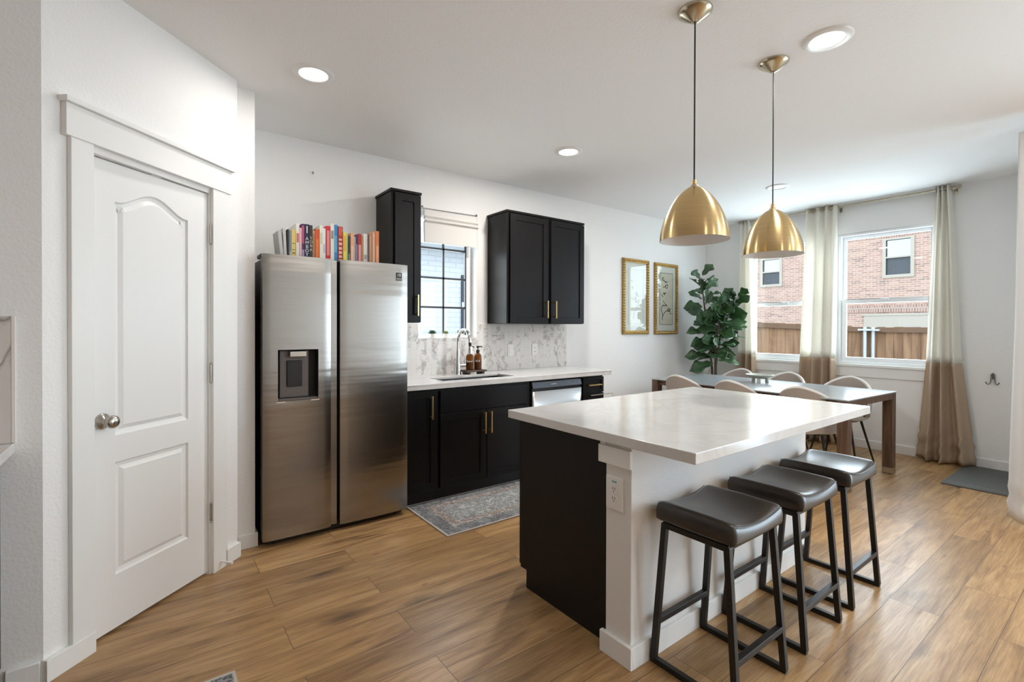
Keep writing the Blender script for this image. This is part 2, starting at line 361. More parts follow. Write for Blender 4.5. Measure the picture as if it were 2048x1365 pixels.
# ------------------------------------------------------------------ builders
WM = {}
def tag(o, label=None, cat=None, group=None, kind=None):
    if label: o['label'] = label
    if cat: o['category'] = cat
    if group: o['group'] = group
    if kind: o['kind'] = kind
    return o
def thing(name, loc, label, cat, group=None, kind=None, rotz=0.):
    o = bpy.data.objects.new(name, None); COL.objects.link(o); o.location = loc; o.rotation_euler = (0, 0, rotz); o.empty_display_size = .05
    WM[o] = Matrix.Translation(Vector(loc)) @ Matrix.Rotation(rotz, 4, 'Z')
    return tag(o, label, cat, group, kind)
def copy_tree(o, parent=None, delta=None):
    c = o.copy(); COL.objects.link(c)
    if parent is not None:
        c.parent = parent; c.matrix_parent_inverse = o.matrix_parent_inverse.copy()
    for ch in [x for x in bpy.data.objects if x.parent is o and x is not c]:
        copy_tree(ch, c)
    return c
class MB:
    def __init__(s, mtx=None):
        s.bm = bmesh.new(); s.m = mtx
    def v(s, p):
        p = Vector(p); return s.bm.verts.new(s.m @ p if s.m else p)
    def face(s, vs):
        try: return s.bm.faces.new(vs)
        except ValueError: return None
    def box(s, x0, x1, y0, y1, z0, z1):
        a = [s.v(p) for p in ((x0, y0, z0), (x1, y0, z0), (x1, y1, z0), (x0, y1, z0), (x0, y0, z1), (x1, y0, z1), (x1, y1, z1), (x0, y1, z1))]
        for f in ((0, 3, 2, 1), (4, 5, 6, 7), (0, 1, 5, 4), (1, 2, 6, 5), (2, 3, 7, 6), (3, 0, 4, 7)): s.face([a[i] for i in f])
        return s
    def prism(s, pts, z0, z1):
        lo = [s.v((p[0], p[1], z0)) for p in pts]; hi = [s.v((p[0], p[1], z1)) for p in pts]; n = len(pts)
        s.face(lo[::-1]); s.face(hi)
        for i in range(n): s.face([lo[i], lo[(i+1) % n], hi[(i+1) % n], hi[i]])
        return s
    def rings(s, rings, closed=True, cap0=True, cap1=True):
        rr = [[s.v(p) for p in r] for r in rings]
        for a, b in zip(rr, rr[1:]):
            n = len(a)
            for i in range(n if closed else n-1): s.face([a[i], a[(i+1) % n], b[(i+1) % n], b[i]])
        if closed and cap0: s.face(rr[0][::-1])
        if closed and cap1: s.face(rr[-1])
        return s
    def tube(s, pts, r, n=10, cap=True, sq=False):
        pts = [Vector(p) for p in pts]; rs = r if isinstance(r, (list, tuple)) else [r]*len(pts)
        out = []; up = None
        for i, p in enumerate(pts):
            d = (pts[min(i+1, len(pts)-1)] - pts[max(i-1, 0)]).normalized()
            if up is None:
                up = Vector((0, 0, 1)) if abs(d.z) < .9 else Vector((1, 0, 0))
            x = d.cross(up)
            if x.length < 1e-4: x = d.orthogonal()
            x.normalize(); y = x.cross(d).normalized(); up = y
            k = 4 if sq else n
            out.append([p + (x*math.cos(2*PI*(j+(.5 if sq else 0))/k) + y*math.sin(2*PI*(j+(.5 if sq else 0))/k))*rs[i]*(1.414 if sq else 1) for j in range(k)])
        return s.rings(out, cap0=cap, cap1=cap)
    def lathe(s, prof, c=(0, 0, 0), n=32, cap0=True, cap1=True, axis=None):
        c = Vector(c); out = []
        q = Vector((0, 0, 1)).rotation_difference(Vector(axis).normalized()) if axis else None
        for r, z in prof:
            ring = []
            for j in range(n):
                p = Vector((r*math.cos(2*PI*j/n), r*math.sin(2*PI*j/n), z))
                if q: p = q @ p
                ring.append(c + p)
            out.append(ring)
        return s.rings(out, cap0=cap0, cap1=cap1)
    def grid(s, fn, nu, nv):
        g = [[s.v(fn(i/nu, j/nv)) for i in range(nu+1)] for j in range(nv+1)]
        for j in range(nv):
            for i in range(nu): s.face([g[j][i], g[j][i+1], g[j+1][i+1], g[j+1][i]])
        return s
    def ball(s, c, r, n=8, sc_=(1, 1, 1)):
        c = Vector(c); prof = []
        for k in range(n//2+1):
            a = -PI/2 + PI*k/(n//2); prof.append((max(r*math.cos(a), 1e-4), r*math.sin(a)))
        out = [[c + Vector((p*math.cos(2*PI*j/n)*sc_[0], p*math.sin(2*PI*j/n)*sc_[1], z*sc_[2])) for j in range(n)] for p, z in prof]
        return s.rings(out)
    def build(s, name, mat, parent=None, bevel=0., smooth=False, seg=2, solid=0., subsurf=0, local=False, ang=38, weld=True):
        bm = s.bm
        if weld: bmesh.ops.remove_doubles(bm, verts=bm.verts, dist=1e-5)
        bmesh.ops.recalc_face_normals(bm, faces=bm.faces)
        if parent is not None and not local:
            bm.transform(WM[parent].inverted())
        if smooth:
            for f in bm.faces: f.smooth = True
            for e in bm.edges:
                if len(e.link_faces) == 2 and e.calc_face_angle(0) > R(ang): e.smooth = False
        me = bpy.data.meshes.new(name); bm.to_mesh(me); bm.free()
        o = bpy.data.objects.new(name, me); COL.objects.link(o)
        for mm in (mat if isinstance(mat, (list, tuple)) else [mat]): me.materials.append(mm)
        if parent is not None: o.parent = parent; WM[o] = WM[parent].copy()
        else: WM[o] = Matrix.Identity(4)
        if solid:
            md = o.modifiers.new('thickness', 'SOLIDIFY'); md.thickness = solid; md.offset = 0
        if bevel:
            md = o.modifiers.new('edge', 'BEVEL'); md.width = bevel; md.segments = seg; md.limit_method = 'ANGLE'; md.angle_limit = R(40); md.harden_normals = False
        if subsurf:
            md = o.modifiers.new('sub', 'SUBSURF'); md.levels = subsurf; md.render_levels = subsurf
        return o
def text(name, body, mat, size, mtx, parent, spacing=1., line=1., align='CENTER', extrude=.0003):
    cu_ = bpy.data.curves.new(name, 'FONT'); cu_.body = body; cu_.size = size; cu_.align_x = align; cu_.align_y = 'CENTER'
    cu_.extrude = extrude; cu_.space_line = line; cu_.space_character = spacing; cu_.materials.append(mat)
    tmp = bpy.data.objects.new('tmp', cu_); COL.objects.link(tmp); bpy.context.view_layer.update()
    me = bpy.data.meshes.new_from_object(tmp.evaluated_get(bpy.context.evaluated_depsgraph_get())); me.name = name
    bpy.data.objects.remove(tmp); o = bpy.data.objects.new(name, me); COL.objects.link(o)
    o.parent = parent; o.matrix_local = WM[parent].inverted() @ mtx
    return o
def slab_holes(mb, mapf, u0, u1, z0, z1, d0, d1, holes):
    """slab with rectangular holes; mapf(u, d, z) -> xyz"""
    us = sorted({u0, u1, *[h[0] for h in holes], *[h[1] for h in holes]}); zs = sorted({z0, z1, *[h[2] for h in holes], *[h[3] for h in holes]})
    us = [u for u in us if u0 <= u <= u1]; zs = [z for z in zs if z0 <= z <= z1]
    def solid(i, j):
        if i < 0 or j < 0 or i >= len(us)-1 or j >= len(zs)-1: return False
        a = (us[i]+us[i+1])/2; b = (zs[j]+zs[j+1])/2
        return not any(h[0] < a < h[1] and h[2] < b < h[3] for h in holes)
    def q(*ps): mb.face([mb.v(mapf(*p)) for p in ps])
    for i in range(len(us)-1):
        for j in range(len(zs)-1):
            if not solid(i, j): continue
            a, b, c, d = us[i], us[i+1], zs[j], zs[j+1]
            q((a, d0, c), (b, d0, c), (b, d0, d), (a, d0, d)); q((a, d1, c), (a, d1, d), (b, d1, d), (b, d1, c))
            if not solid(i-1, j): q((a, d0, c), (a, d0, d), (a, d1, d), (a, d1, c))
            if not solid(i+1, j): q((b, d0, c), (b, d1, c), (b, d1, d), (b, d0, d))
            if not solid(i, j-1): q((a, d0, c), (a, d1, c), (b, d1, c), (b, d0, c))
            if not solid(i, j+1): q((a, d0, d), (b, d0, d), (b, d1, d), (a, d1, d))
    return mb
ST = 'structure'

# ------------------------------------------------------------------ room shell
YK, XW, ZC = 3.87, 6.347, 2.74
XL, YL = 4.86, .55           # living-room wall plane and nook side wall plane
m = MB(); m.box(-4.1, XL+.12, -4.7, YK+.12, -.06, 0); m.box(XL+.12, XW+.12, YL-.1, YK+.12, -.06, 0)
tag(m.build('floor', M['floor'], weld=False), 'brown oak plank floor through kitchen and dining area', 'floor', kind=ST)
m = MB(); m.box(-4.1, XL+.12, -4.7, YK+.12, ZC, ZC+.1); m.box(XL+.12, XW+.12, YL-.1, YK+.12, ZC, ZC+.1)
tag(m.build('ceiling', M['ceil'], weld=False), 'flat white textured ceiling', 'ceiling', kind=ST)
KW = (1.87, 2.475, 1.222, 2.36)       # kitchen window opening
m = slab_holes(MB(), lambda u, d, z: (u, YK+d, z), -4.1, XW+.12, 0, ZC, 0, .12, [KW])
tag(m.build('wall_kitchen', M['wall']), 'long white wall behind fridge, sink and framed prints', 'wall', kind=ST)
D1 = (1.33, 2.21, .925, 2.40); D2 = (2.36, 3.24, .925, 2.40)
m = slab_holes(MB(), lambda u, d, z: (XW+d, u, z), YL-.1, YK, 0, ZC, 0, .12, [D1, D2])
tag(m.build('wall_dining', M['wall']), 'white wall with the two tall dining windows', 'wall', kind=ST)
m = MB(); m.box(XL+.12, XW, YL-.12, YL, 0, ZC)
tag(m.build('wall_nook_side', M['wall']), 'side wall of the dining nook behind the white curtain', 'wall', kind=ST)
SD = (-2.75, .25, .03, 2.35)
m = slab_holes(MB(), lambda u, d, z: (XL+d, u, z), -4.58, YL, 0, ZC, 0, .12, [SD])
tag(m.build('wall_living', M['wall']), 'wall with the sliding glass door beside the camera', 'wall', kind=ST)
m = slab_holes(MB(), lambda u, d, z: (u, -4.58-d, z), -4.1, XL+.12, 0, ZC, 0, .12, [])
tag(m.build('wall_rear', M['wall']), 'rear wall of the room behind the camera', 'wall', kind=ST)
m = MB(); m.box(-4.1, -3.98, -4.58, 2.478, 0, ZC)
tag(m.build('wall_left', M['wall']), 'left end wall of the room', 'wall', kind=ST)
P0 = Vector((-.322, 2.478, 0)); P1 = Vector((.40, 3.175, 0)); dd = (P1-P0).normalized(); PL = (P1-P0).length
PANG = math.atan2(dd.y, dd.x)
PM = Matrix.Translation(P0) @ Matrix.Rotation(PANG, 4, 'Z')     # local: s along wall, y into the wall, z up
m = MB(); m.box(-3.98, -.322, 2.478, 2.60, 0, ZC)
tag(m.build('wall_range', M['wall']), 'shaded white wall at left edge with marble hexagon tile', 'wall', kind=ST)
DO = (.172, .806, 0, 2.046)
m = slab_holes(MB(PM), lambda u, d, z: (u, d, z), 0, PL, 0, ZC, 0, .11, [DO])
tag(m.build('wall_pantry', M['wall']), 'angled white wall around the pantry door', 'wall', kind=ST)
m = MB(); m.prism([(.40, 3.175), (.408, 3.262), (.504, 3.262), (.504, YK), (.324, YK), (.324, 3.254)], 0, ZC)
tag(m.build('wall_alcove', M['wall']), 'short white wall return between pantry and fridge', 'wall', kind=ST)
# baseboards
BH = .084
m = MB(PM); m.box(-.006, .176, -.024, 0, 0, BH); m.box(.89, PL+.004, -.02, 0, 0, BH)
tag(m.build('baseboard_pantry', M['trim'], bevel=.002), 'white baseboard along the angled pantry wall', 'baseboard', kind=ST)
m = MB(); m.box(-.42, -.33, 2.462, 2.478, 0, BH)
tag(m.build('baseboard_range', M['trim'], bevel=.002), 'short white baseboard at lower left corner', 'baseboard', kind=ST)
m = MB(); m.box(.412, .518, 3.247, 3.262, 0, BH); m.box(.504, .518, 3.262, 3.5, 0, BH)
tag(m.build('baseboard_alcove', M['trim'], bevel=.002), 'white baseboard stub beside the fridge', 'baseboard', kind=ST)
m = MB(); m.box(3.66, XW, YK-.016, YK, 0, .09)
tag(m.build('baseboard_kitchen', M['trim'], bevel=.003), 'white baseboard under the framed prints', 'baseboard', kind=ST)
m = MB(); m.box(XW-.016, XW, YL, YK-.016, 0, .09)
tag(m.build('baseboard_dining', M['trim'], bevel=.003), 'white baseboard under the dining windows', 'baseboard', kind=ST)
m = MB(); m.box(XL+.12, XW-.016, YL, YL+.016, 0, .09)
tag(m.build('baseboard_nook', M['trim']), 'white baseboard of the nook side wall', 'baseboard', kind=ST)
# door casing
m = MB(PM)
m.box(.088, .176, -.02, 0, BH, 2.066); m.box(.803, .905, -.02, 0, 0, 2.066)
m.box(.066, .932, -.026, 0, 2.064, 2.19); m.box(.056, .944, -.042, 0, 2.19, 2.212)
tag(m.build('trim_1', M['trim'], bevel=.002), 'white craftsman casing around the pantry door', 'door trim', kind=ST)
m = MB(PM); m.box(.172, .182, 0, .11, 0, 2.046); m.box(.797, .806, 0, .11, 0, 2.046); m.box(.172, .806, 0, .11, 2.038, 2.046); m.box(.182, .194, .085, .105, 0, 2.038)
tag(m.build('trim_2', M['trim']), 'white jamb lining of the pantry doorway', 'door trim', kind=ST)

# pantry door
def offset_loop(pts, d):
    n = len(pts); out = []
    for i in range(n):
        p0, p1, p2 = Vector(pts[i-1]), Vector(pts[i]), Vector(pts[(i+1) % n])
        a = (p1-p0).normalized(); b = (p2-p1).normalized()
        na = Vector((-a.y, a.x)); nb = Vector((-b.y, b.x)); nn = (na+nb)
        nn = nn/max(nn.length_squared/2, .3) if nn.length > 1e-6 else na
        out.append((p1.x+nn.x*d, p1.y+nn.y*d))
    return out
HA = -.034
PD = PM @ Matrix.Translation((.7955, 0, 0)) @ Matrix.Rotation(HA, 4, 'Z') @ Matrix.Translation((-.7955, 0, 0))
door = thing('door_1', P0, 'white two-panel pantry door with arched upper panel and silver knob', 'door', kind=ST, rotz=PANG)
ds0, ds1, dz0, dz1, dy = .1855, .7955, .014, 2.034, .012
pan_lo = [(.302, .246), (.675, .246), (.675, .736), (.302, .736)]
up = [(.302, .853), (.675, .853), (.675, 1.862)]
for k in range(0, 25):
    tt = k/24; s = .672 - tt*.367
    h = .068*(math.sin(PI*min(max((tt-.04)/.92, 0), 1))**1.6)
    up.append((s, 1.868+h))
up.append((.302, 1.862))
m = MB(PD)
loops = [(0, 0), (.006, .009), (.022, .012), (.040, .003)]
faces_hole = []
for poly in (pan_lo, up):
    L = []
    for off, dep in loops:
        q = offset_loop(poly, off); L.append([(p[0], dy+dep, p[1]) for p in q])
    rr = [[m.v(p) for p in l] for l in L]
    for a, b in zip(rr, rr[1:]):
        for i in range(len(a)): m.face([a[i], a[(i+1) % len(a)], b[(i+1) % len(b)], b[i]])
    m.face(rr[-1]); faces_hole.append(rr[0])
outer = [(ds0, dz0), (ds1, dz0), (ds1, dz1), (ds0, dz1)]
ov = [m.v((p[0], dy, p[1])) for p in outer]
allv = ov + faces_hole[0] + faces_hole[1]
tri = tessellate_polygon([[Vector((p[0], p[1], 0)) for p in outer], [Vector((p[0], p[1], 0)) for p in pan_lo], [Vector((p[0], p[1], 0)) for p in up]])
for t3 in tri: m.face([allv[i] for i in t3])
bk = [m.v((p[0], dy+.035, p[1])) for p in outer]
m.face(bk)
for i in range(4): m.face([ov[i], ov[(i+1) % 4], bk[(i+1) % 4], bk[i]])
m.build('door_panel', M['doorp'], door)
m = MB(PD); kc = (.247, dy, .925)
m.lathe([(.034, 0), (.034, .004), (.030, .010), (.014, .016), (.0115, .03), (.014, .036), (.024, .042), (.028, .052), (.0265, .062), (.018, .070), (.004, .072)], kc, 32, axis=(0, -1, 0))
m.build('door_knob', M['nickel'], door, smooth=True, ang=60)
for hz in (1.82, 1.08, .33):
    m = MB(PD); m.tube([(.8005, -.004, hz-.045), (.8005, -.004, hz+.045)], .0065, 10); m.box(.797, .8, .0, .034, hz-.042, hz+.042); m.ball((.8005, -.004, hz+.049), .006); m.ball((.8005, -.004, hz-.049), .006)
    m.build('hinge', M['nickel'], door, smooth=True)
m = MB(PD); m.box(.47, .52, .006, .030, 2.0342, 2.0378); m.build('strike_plate', M['plastic_w'], door)
ds = thing('door_stop', PM @ Vector((.856, -.02, .04)), 'small white spring door stop on baseboard right of pantry door', 'door stop')
m = MB(PM); m.tube([(.856, -.02, .042), (.858, -.045, .040), (.86, -.07, .038)], .006, 8); m.build('spring', M['plastic_w'], ds, smooth=True)
m = MB(PM); m.tube([(.86, -.07, .038), (.861, -.083, .037)], .009, 10); m.build('rubber_tip', M['plastic_w'], ds, smooth=True)

# ------------------------------------------------------------------ windows
def dining_window(name, y0, y1, label):
    z0, z1 = .925, 2.40
    w = thing(name, (XW, y0, z0), label, 'window', kind=ST)
    X = XW + .045
    def ring(m, a, b, c, d, wd, x0, x1):
        m.box(x0, x1, a, a+wd, c, d); m.box(x0, x1, b-wd, b, c, d); m.box(x0, x1, a+wd, b-wd, c, c+wd); m.box(x0, x1, a+wd, b-wd, d-wd, d)
    m = MB(); ring(m, y0, y1, z0, z1, .028, XW+.012, XW+.10); m.build('window_frame', M['vinyl'], w, bevel=.003)
    zm = 1.63
    m = MB(); ring(m, y0+.028, y1-.028, zm-.02, z1-.028, .036, X+.03, X+.05); m.build('upper_sash', M['vinyl'], w, bevel=.003)
    m = MB(); ring(m, y0+.028, y1-.028, z0+.028, zm+.025, .046, X-.012, X+.028); m.build('lower_sash', M['vinyl'], w, bevel=.003)
    m = MB(); m.box(X+.036, X+.04, y0+.055, y1-.055, zm, z1-.055); m.build('upper_pane', M['glass'], w)
    m = MB(); m.box(X+.006, X+.01, y0+.06, y1-.06, z0+.06, zm); m.build('lower_pane', M['glass'], w)
    m = MB(); m.box(X-.03, X-.012, (y0+y1)/2-.04, (y0+y1)/2+.04, zm+.005, zm+.022); m.build('sash_lock', M['vinyl'], w, bevel=.002)
    m = MB(); m.box(XW-.03, XW+.012, y0-.05, y1+.05, .895, .925); m.build('window_sill', M['trim'], w, bevel=.004)
    m = MB(); m.box(XW-.016, XW, y0-.03, y1+.03, .785, .895); m.build('apron', M['trim'], w, bevel=.003)
    return w
dining_window('window_1', D1[0], D1[1], 'tall white dining window right of the middle curtain')
dining_window('window_2', D2[0], D2[1], 'tall white dining window between plant and middle curtain')
w = thing('window_3', (KW[0], YK, KW[2]), 'kitchen window with dark grille bars above the sink', 'window', kind=ST)
x0, x1, z0, z1 = KW
m = MB(); Y = YK+.09
m.box(x0, x0+.055, Y, Y+.03, z0, z1); m.box(x1-.06, x1, Y, Y+.03, z0, z1); m.box(x0+.055, x1-.06, Y, Y+.03, z0, z0+.03); m.box(x0+.055, x1-.06, Y, Y+.03, z1-.04, z1)
m.build('window_frame', M['vinyl'], w, bevel=.003)
m = MB(); m.box(x0+.05, x1-.055, Y+.018, Y+.022, z0+.025, z1-.035); m.build('glass_pane', M['glass'], w)
m = MB(); m.box(2.163, 2.181, Y+.002, Y+.016, z0+.03, z1-.04); m.box(x1-.074, x1-.06, Y-.004, Y+.016, z0+.03, z1-.04)
for zz in (2.047, 1.778, 1.509): m.box(x0+.055, x1-.06, Y+.002, Y+.016, zz-.009, zz+.009)
m.build('grille', M['muntin'], w)
m = MB(); m.box(x0, x1, YK-.008, Y, z0-.001, z0+.008); m.build('window_sill', M['marble'], w)
for nm, lab, cat, mapf, hole in (('window_4', 'sliding glass door of the living room', 'window', lambda u, d, z: (XL+d, u, z), SD),):
    w = thing(nm, mapf(hole[0], 0, hole[2]), lab, cat, kind=ST)
    a, b, c, d = hole; mid = (a+b)/2
    m = slab_holes(MB(), mapf, a, b, c, d, .02, .10, [(a+.05, mid-.03, c+.05, d-.05), (mid+.03, b-.05, c+.05, d-.05)]); m.build('window_frame', M['vinyl'], w)
    m = MB(); p = [mapf(a+.03, .055, c+.03), mapf(b-.03, .06, d-.03)]
    m.box(min(p[0][0], p[1][0]), max(p[0][0], p[1][0]), min(p[0][1], p[1][1]), max(p[0][1], p[1][1]), p[0][2], p[1][2]); m.build('glass_pane', M['glass'], w)

# ------------------------------------------------------------------ outdoors
GZ = -.55
m = MB(); m.box(-30, 70, -50, 60, GZ-.1, GZ)
tag(m.build('ground', M['concrete']), 'pale ground outside the windows', 'ground', kind=ST)
HX = 24.
h = thing('house', (HX, 9, GZ), 'neighbouring red brick house seen through the dining windows', 'house')
win = [(5.83, 6.63, 3.49, 4.9), (10.78, 11.57, 3.43, 4.62)]
gar = (1.0, 7.37, GZ, 1.87)
m = slab_holes(MB(), lambda u, d, z: (HX+d, u, z), -6, 22, GZ, 5.02, 0, .3, [*win, gar]); m.build('brick_wall', M['redbrick'], h)
m = MB(); m.box(HX-.01, HX+.3, -6, 22, 5.02, 5.32); m.build('soldier_course', M['soldier'], h)
m = MB(); m.box(HX-.03, HX-.001, .9, 8.05, 1.97, 2.27); m.build('garage_lintel', M['soldier'], h)
m = slab_holes(MB(), lambda u, d, z: (HX+d, u, z), -6, 22, 5.32, 8.2, 0, .3, []); m.build('upper_wall', M['redbrick'], h)
m = MB(); m.box(HX-.04, HX+.1, gar[0], gar[1], 1.30, 1.87); m.box(HX-.06, HX+.02, gar[0], gar[1]+.1, 1.84, 1.93); m.box(HX+.1, HX+.16, gar[0], gar[1], GZ, 1.3); m.build('garage_door', M['houseframe'], h)
for a, b, c, d in win:
    m = slab_holes(MB(), lambda u, dd_, z: (HX+dd_, u, z), a-.12, b+.12, c-.12, d+.08, -.05, .08, [(a, b, c, (c+d)/2-.03), (a, b, (c+d)/2+.03, d)]); f = m.build('window_frame', M['houseframe'], h)
    m = MB(); m.box(HX+.05, HX+.07, a, b, c, (c+d)/2); m.build('lower_pane', M['glasshouse'], f)
    m = MB(); m.box(HX+.05, HX+.07, a, b, (c+d)/2, d); m.build('upper_pane', M['glasssky'], f)
m = MB(); m.prism([(HX-.6, 8.2), (HX+6, 11.5), (HX+6, 11.3), (HX-.6, 8.0)], 0, 1) if False else m.box(HX-.6, HX+8, -7, 23, 8.2, 8.4); m.build('roof', M['roofshingle'], h)

def fence(name, A, B, zt0, zt1, label, npick, posts, rails=True):
    A = Vector(A); B = Vector(B); d = (B-A); L = d.length; d.normalize(); nrm = Vector((-d.y, d.x, 0))
    if nrm.dot(Vector((0, 0, 0))-A) < 0: nrm = -nrm                # towards our house
    f = thing(name, (A.x, A.y, GZ), label, 'fence', 'wooden fence panels in the yard')
    m = MB(); rnd = random.Random(int(L*100))
    for i in range(npick):
        t0, t1 = i/npick, (i+.965)/npick; zt = zt0+(zt1-zt0)*t0 + rnd.uniform(-.008, .008)
        p, q = A+d*L*t0, A+d*L*t1; o = nrm*rnd.uniform(0, .006)
        m.rings([[p+o, q+o, q+o-nrm*.02, p+o-nrm*.02], [Vector((v.x, v.y, zt)) for v in (p+o, q+o, q+o-nrm*.02, p+o-nrm*.02)]])
    m.build('pickets', M['fence'], f, weld=False)
    for k, fr in ((0, .96), (1, .35)) :
        m = MB(); za = GZ+(zt0-GZ)*fr if not k else GZ+.62*2; zb = GZ+(zt1-GZ)*fr if not k else GZ+.62*2
        za = zt0-.05 if not k else .62; zb = zt1-.05 if not k else .62
        a, b = A+nrm*.02, B+nrm*.02
        m.rings([[Vector((p.x, p.y, z)) for p, z in ((q_, zz-.045), (q_+nrm*.04, zz-.045), (q_+nrm*.04, zz+.045), (q_, zz+.045))] for q_, zz in ((a, za), (b, zb))])
        m.build('rail', M['fencerail'], f)
    for t in posts:
        p = A+d*L*t+nrm*.09; zt = zt0+(zt1-zt0)*t
        m = MB(); m.tube([(p.x, p.y, GZ), (p.x, p.y, zt+.0)], .03, 10); m.box(p.x-.05, p.x+.05, p.y-.10, p.y+.10, .60, .635); m.box(p.x-.05, p.x+.05, p.y-.10, p.y+.10, zt-.07, zt-.035); m.build('post', M['steelpost'], f, smooth=True)
    return f
fence('fence', (11., 3.30, GZ), (11., -4.5, GZ), 1.345, 1.375, 'brown wooden fence panel with steel post behind the right window', 60, (.012, .5))
fence('fence', (9.2, 5.25, GZ), (10.99, 3.29, GZ), 1.47, 1.345, 'brown wooden fence panel sloping away behind the left window', 18, (.955,))
n = thing('house', (3, 6.6, GZ), 'white painted brick house wall close outside the kitchen window', 'house')
m = MB(); m.box(-2, 7, 6.6, 6.8, GZ, 2.52); m.build('brick_wall', M['whitebrick'], n)
m = MB(); m.box(-2, 7, 6.2, 6.8, 2.52, 2.74); m.build('fascia', M['vinyl'], n)
m = MB(); m.box(3.93, 4.55, 6.57, 6.62, 1.2, 2.15); m.build('window', M['glasshouse'], n)
m = MB(); m.box(3.93, 4.55, 6.55, 6.58, 1.63, 1.72); m.build('window_rail', M['vinyl'], n)

# ------------------------------------------------------------------ cabinetry helpers
def shaker(m, x0, x1, z0, z1, yf, th=.02, st=.058, rec=.008):
    m.box(x0, x0+st, yf, yf+th, z0, z1); m.box(x1-st, x1, yf, yf+th, z0, z1)
    m.box(x0+st, x1-st, yf, yf+th, z0, z0+st); m.box(x0+st, x1-st, yf, yf+th, z1-st, z1)
    m.box(x0+st, x1-st, yf+rec, yf+th, z0+st, z1-st)
def pull_v(x, z0, z1, yf, parent):
    m = MB(); y = yf-.034; m.box(x-.0055, x+.0055, y-.0055, y+.0055, z0, z1)
    for z in (z0+.016, z1-.016): m.box(x-.005, x+.005, y, yf, z-.005, z+.005)
    return m.build('handle', M['brass'], parent, bevel=.0012)
def pull_h(x0, x1, z, yf, parent):
    m = MB(); y = yf-.034; m.box(x0, x1, y-.0055, y+.0055, z-.0055, z+.0055)
    for x in (x0+.016, x1-.016): m.box(x-.005, x+.005, y, yf, z-.005, z+.005)
    return m.build('handle', M['brass'], parent, bevel=.0012)

# upper cabinets
def upper(x0, x1, z0, z1, doors, label):
    c = thing('wall_cabinet', (x0, YK, z0), label, 'cabinet', 'black wall cabinets')
    yf = 3.535
    m = MB(); m.box(x0, x1, yf+.022, YK-.001, z0, z1-.02); m.build('body', M['black'], c, bevel=.0015)
    m = MB(); m.box(x0-.01, x1+.01, yf+.008, YK-.001, z1-.02, z1); m.build('crown', M['black'], c, bevel=.003)
    for a, b, hx in doors:
        m = MB(); shaker(m, a, b, z0+.004, z1-.03, yf); d = m.build('door', M['black'], c, bevel=.0012)
        pull_v(hx, 1.415, 1.583, yf, d)
    return c
upper(1.492, 1.736, 1.362, 2.405, [(1.515, 1.734, 1.694)], 'narrow tall black wall cabinet between fridge books and kitchen window')
upper(2.600, 3.575, 1.362, 2.402, [(2.628, 3.082, 3.052), (3.122, 3.572, 3.160)], 'wide two-door black wall cabinet right of the kitchen window')

# base cabinets
YF = 3.247
c = thing('base_cabinet', (1.46, YK, 0), 'narrow black base cabinet beside the fridge with one door', 'cabinet', 'black base cabinets under the sink worktop')
m = MB(); m.box(1.462, 1.742, YF+.02, YK-.002, .10, .864); m.build('body', M['black'], c)
m = MB(); m.box(1.462, 1.742, YF+.075, YK-.002, 0, .10); m.build('toe_kick', M['toe'], c)
m = MB(); shaker(m, 1.475, 1.732, .105, .85, YF); d = m.build('door', M['black'], c, bevel=.0012); pull_v(1.673, .64, .812, YF, d)
c = thing('base_cabinet', (1.744, YK, 0), 'wide black sink base cabinet with false drawer front and two doors', 'cabinet', 'black base cabinets under the sink worktop')
m = MB(); m.box(1.744, 1.764, YF+.02, YK-.002, .10, .864); m.box(2.606, 2.636, YF+.02, YK-.002, .10, .864); m.box(1.764, 2.606, YF+.02, YK-.002, .10, .12); m.box(1.764, 2.606, YK-.02, YK-.002, .12, .864); m.box(1.764, 2.606, YF+.02, YF+.036, .12, .864); m.build('body', M['black'], c)
m = MB(); m.box(1.744, 2.636, YF+.075, YK-.002, 0, .10); m.build('toe_kick', M['toe'], c)
m = MB(); m.box(1.757, 2.600, YF, YF+.02, .672, .842); m.build('drawer_front', M['black'], c, bevel=.0015)
for a, b, hx in ((1.757, 2.176, 2.146), (2.182, 2.600, 2.204)):
    m = MB(); shaker(m, a, b, .105, .664, YF); d = m.build('door', M['black'], c, bevel=.0012); pull_v(hx, .476, .648, YF, d)
c = thing('base_cabinet', (3.262, YK, 0), 'black drawer base cabinet at right end beyond the dishwasher', 'cabinet', 'black base cabinets under the sink worktop')
m = MB(); m.box(3.262, 3.56, YF+.02, YK-.002, .10, .864); m.build('body', M['black'], c)
m = MB(); m.box(3.262, 3.56, YF+.075, YK-.002, 0, .10); m.build('toe_kick', M['toe'], c)
m = MB(); shaker(m, 3.274, 3.556, .70, .848, YF, st=.03); d = m.build('drawer', M['black'], c, bevel=.0012); pull_h(3.32, 3.497, .777, YF, d)
m = MB(); shaker(m, 3.274, 3.556, .105, .692, YF); m.build('door', M['black'], c, bevel=.0012)
t = thing('towel_bar', (3.42, YF, .68), 'chrome towel bar sticking out past right end of base cabinets', 'towel bar')
m = MB(); m.tube([(3.33, YF-.045, .683), (3.635, YF-.045, .683)], .0045, 10); m.tube([(3.635, YF-.045, .687), (3.635, YF-.045, .645)], .004, 8); m.build('bar', M['chrome'], t, smooth=True)
for x in (3.35, 3.45):
    m = MB(); m.tube([(x, YF-.002, .683), (x, YF-.05, .683)], .006, 8); m.build('bracket', M['chrome'], t, smooth=True)
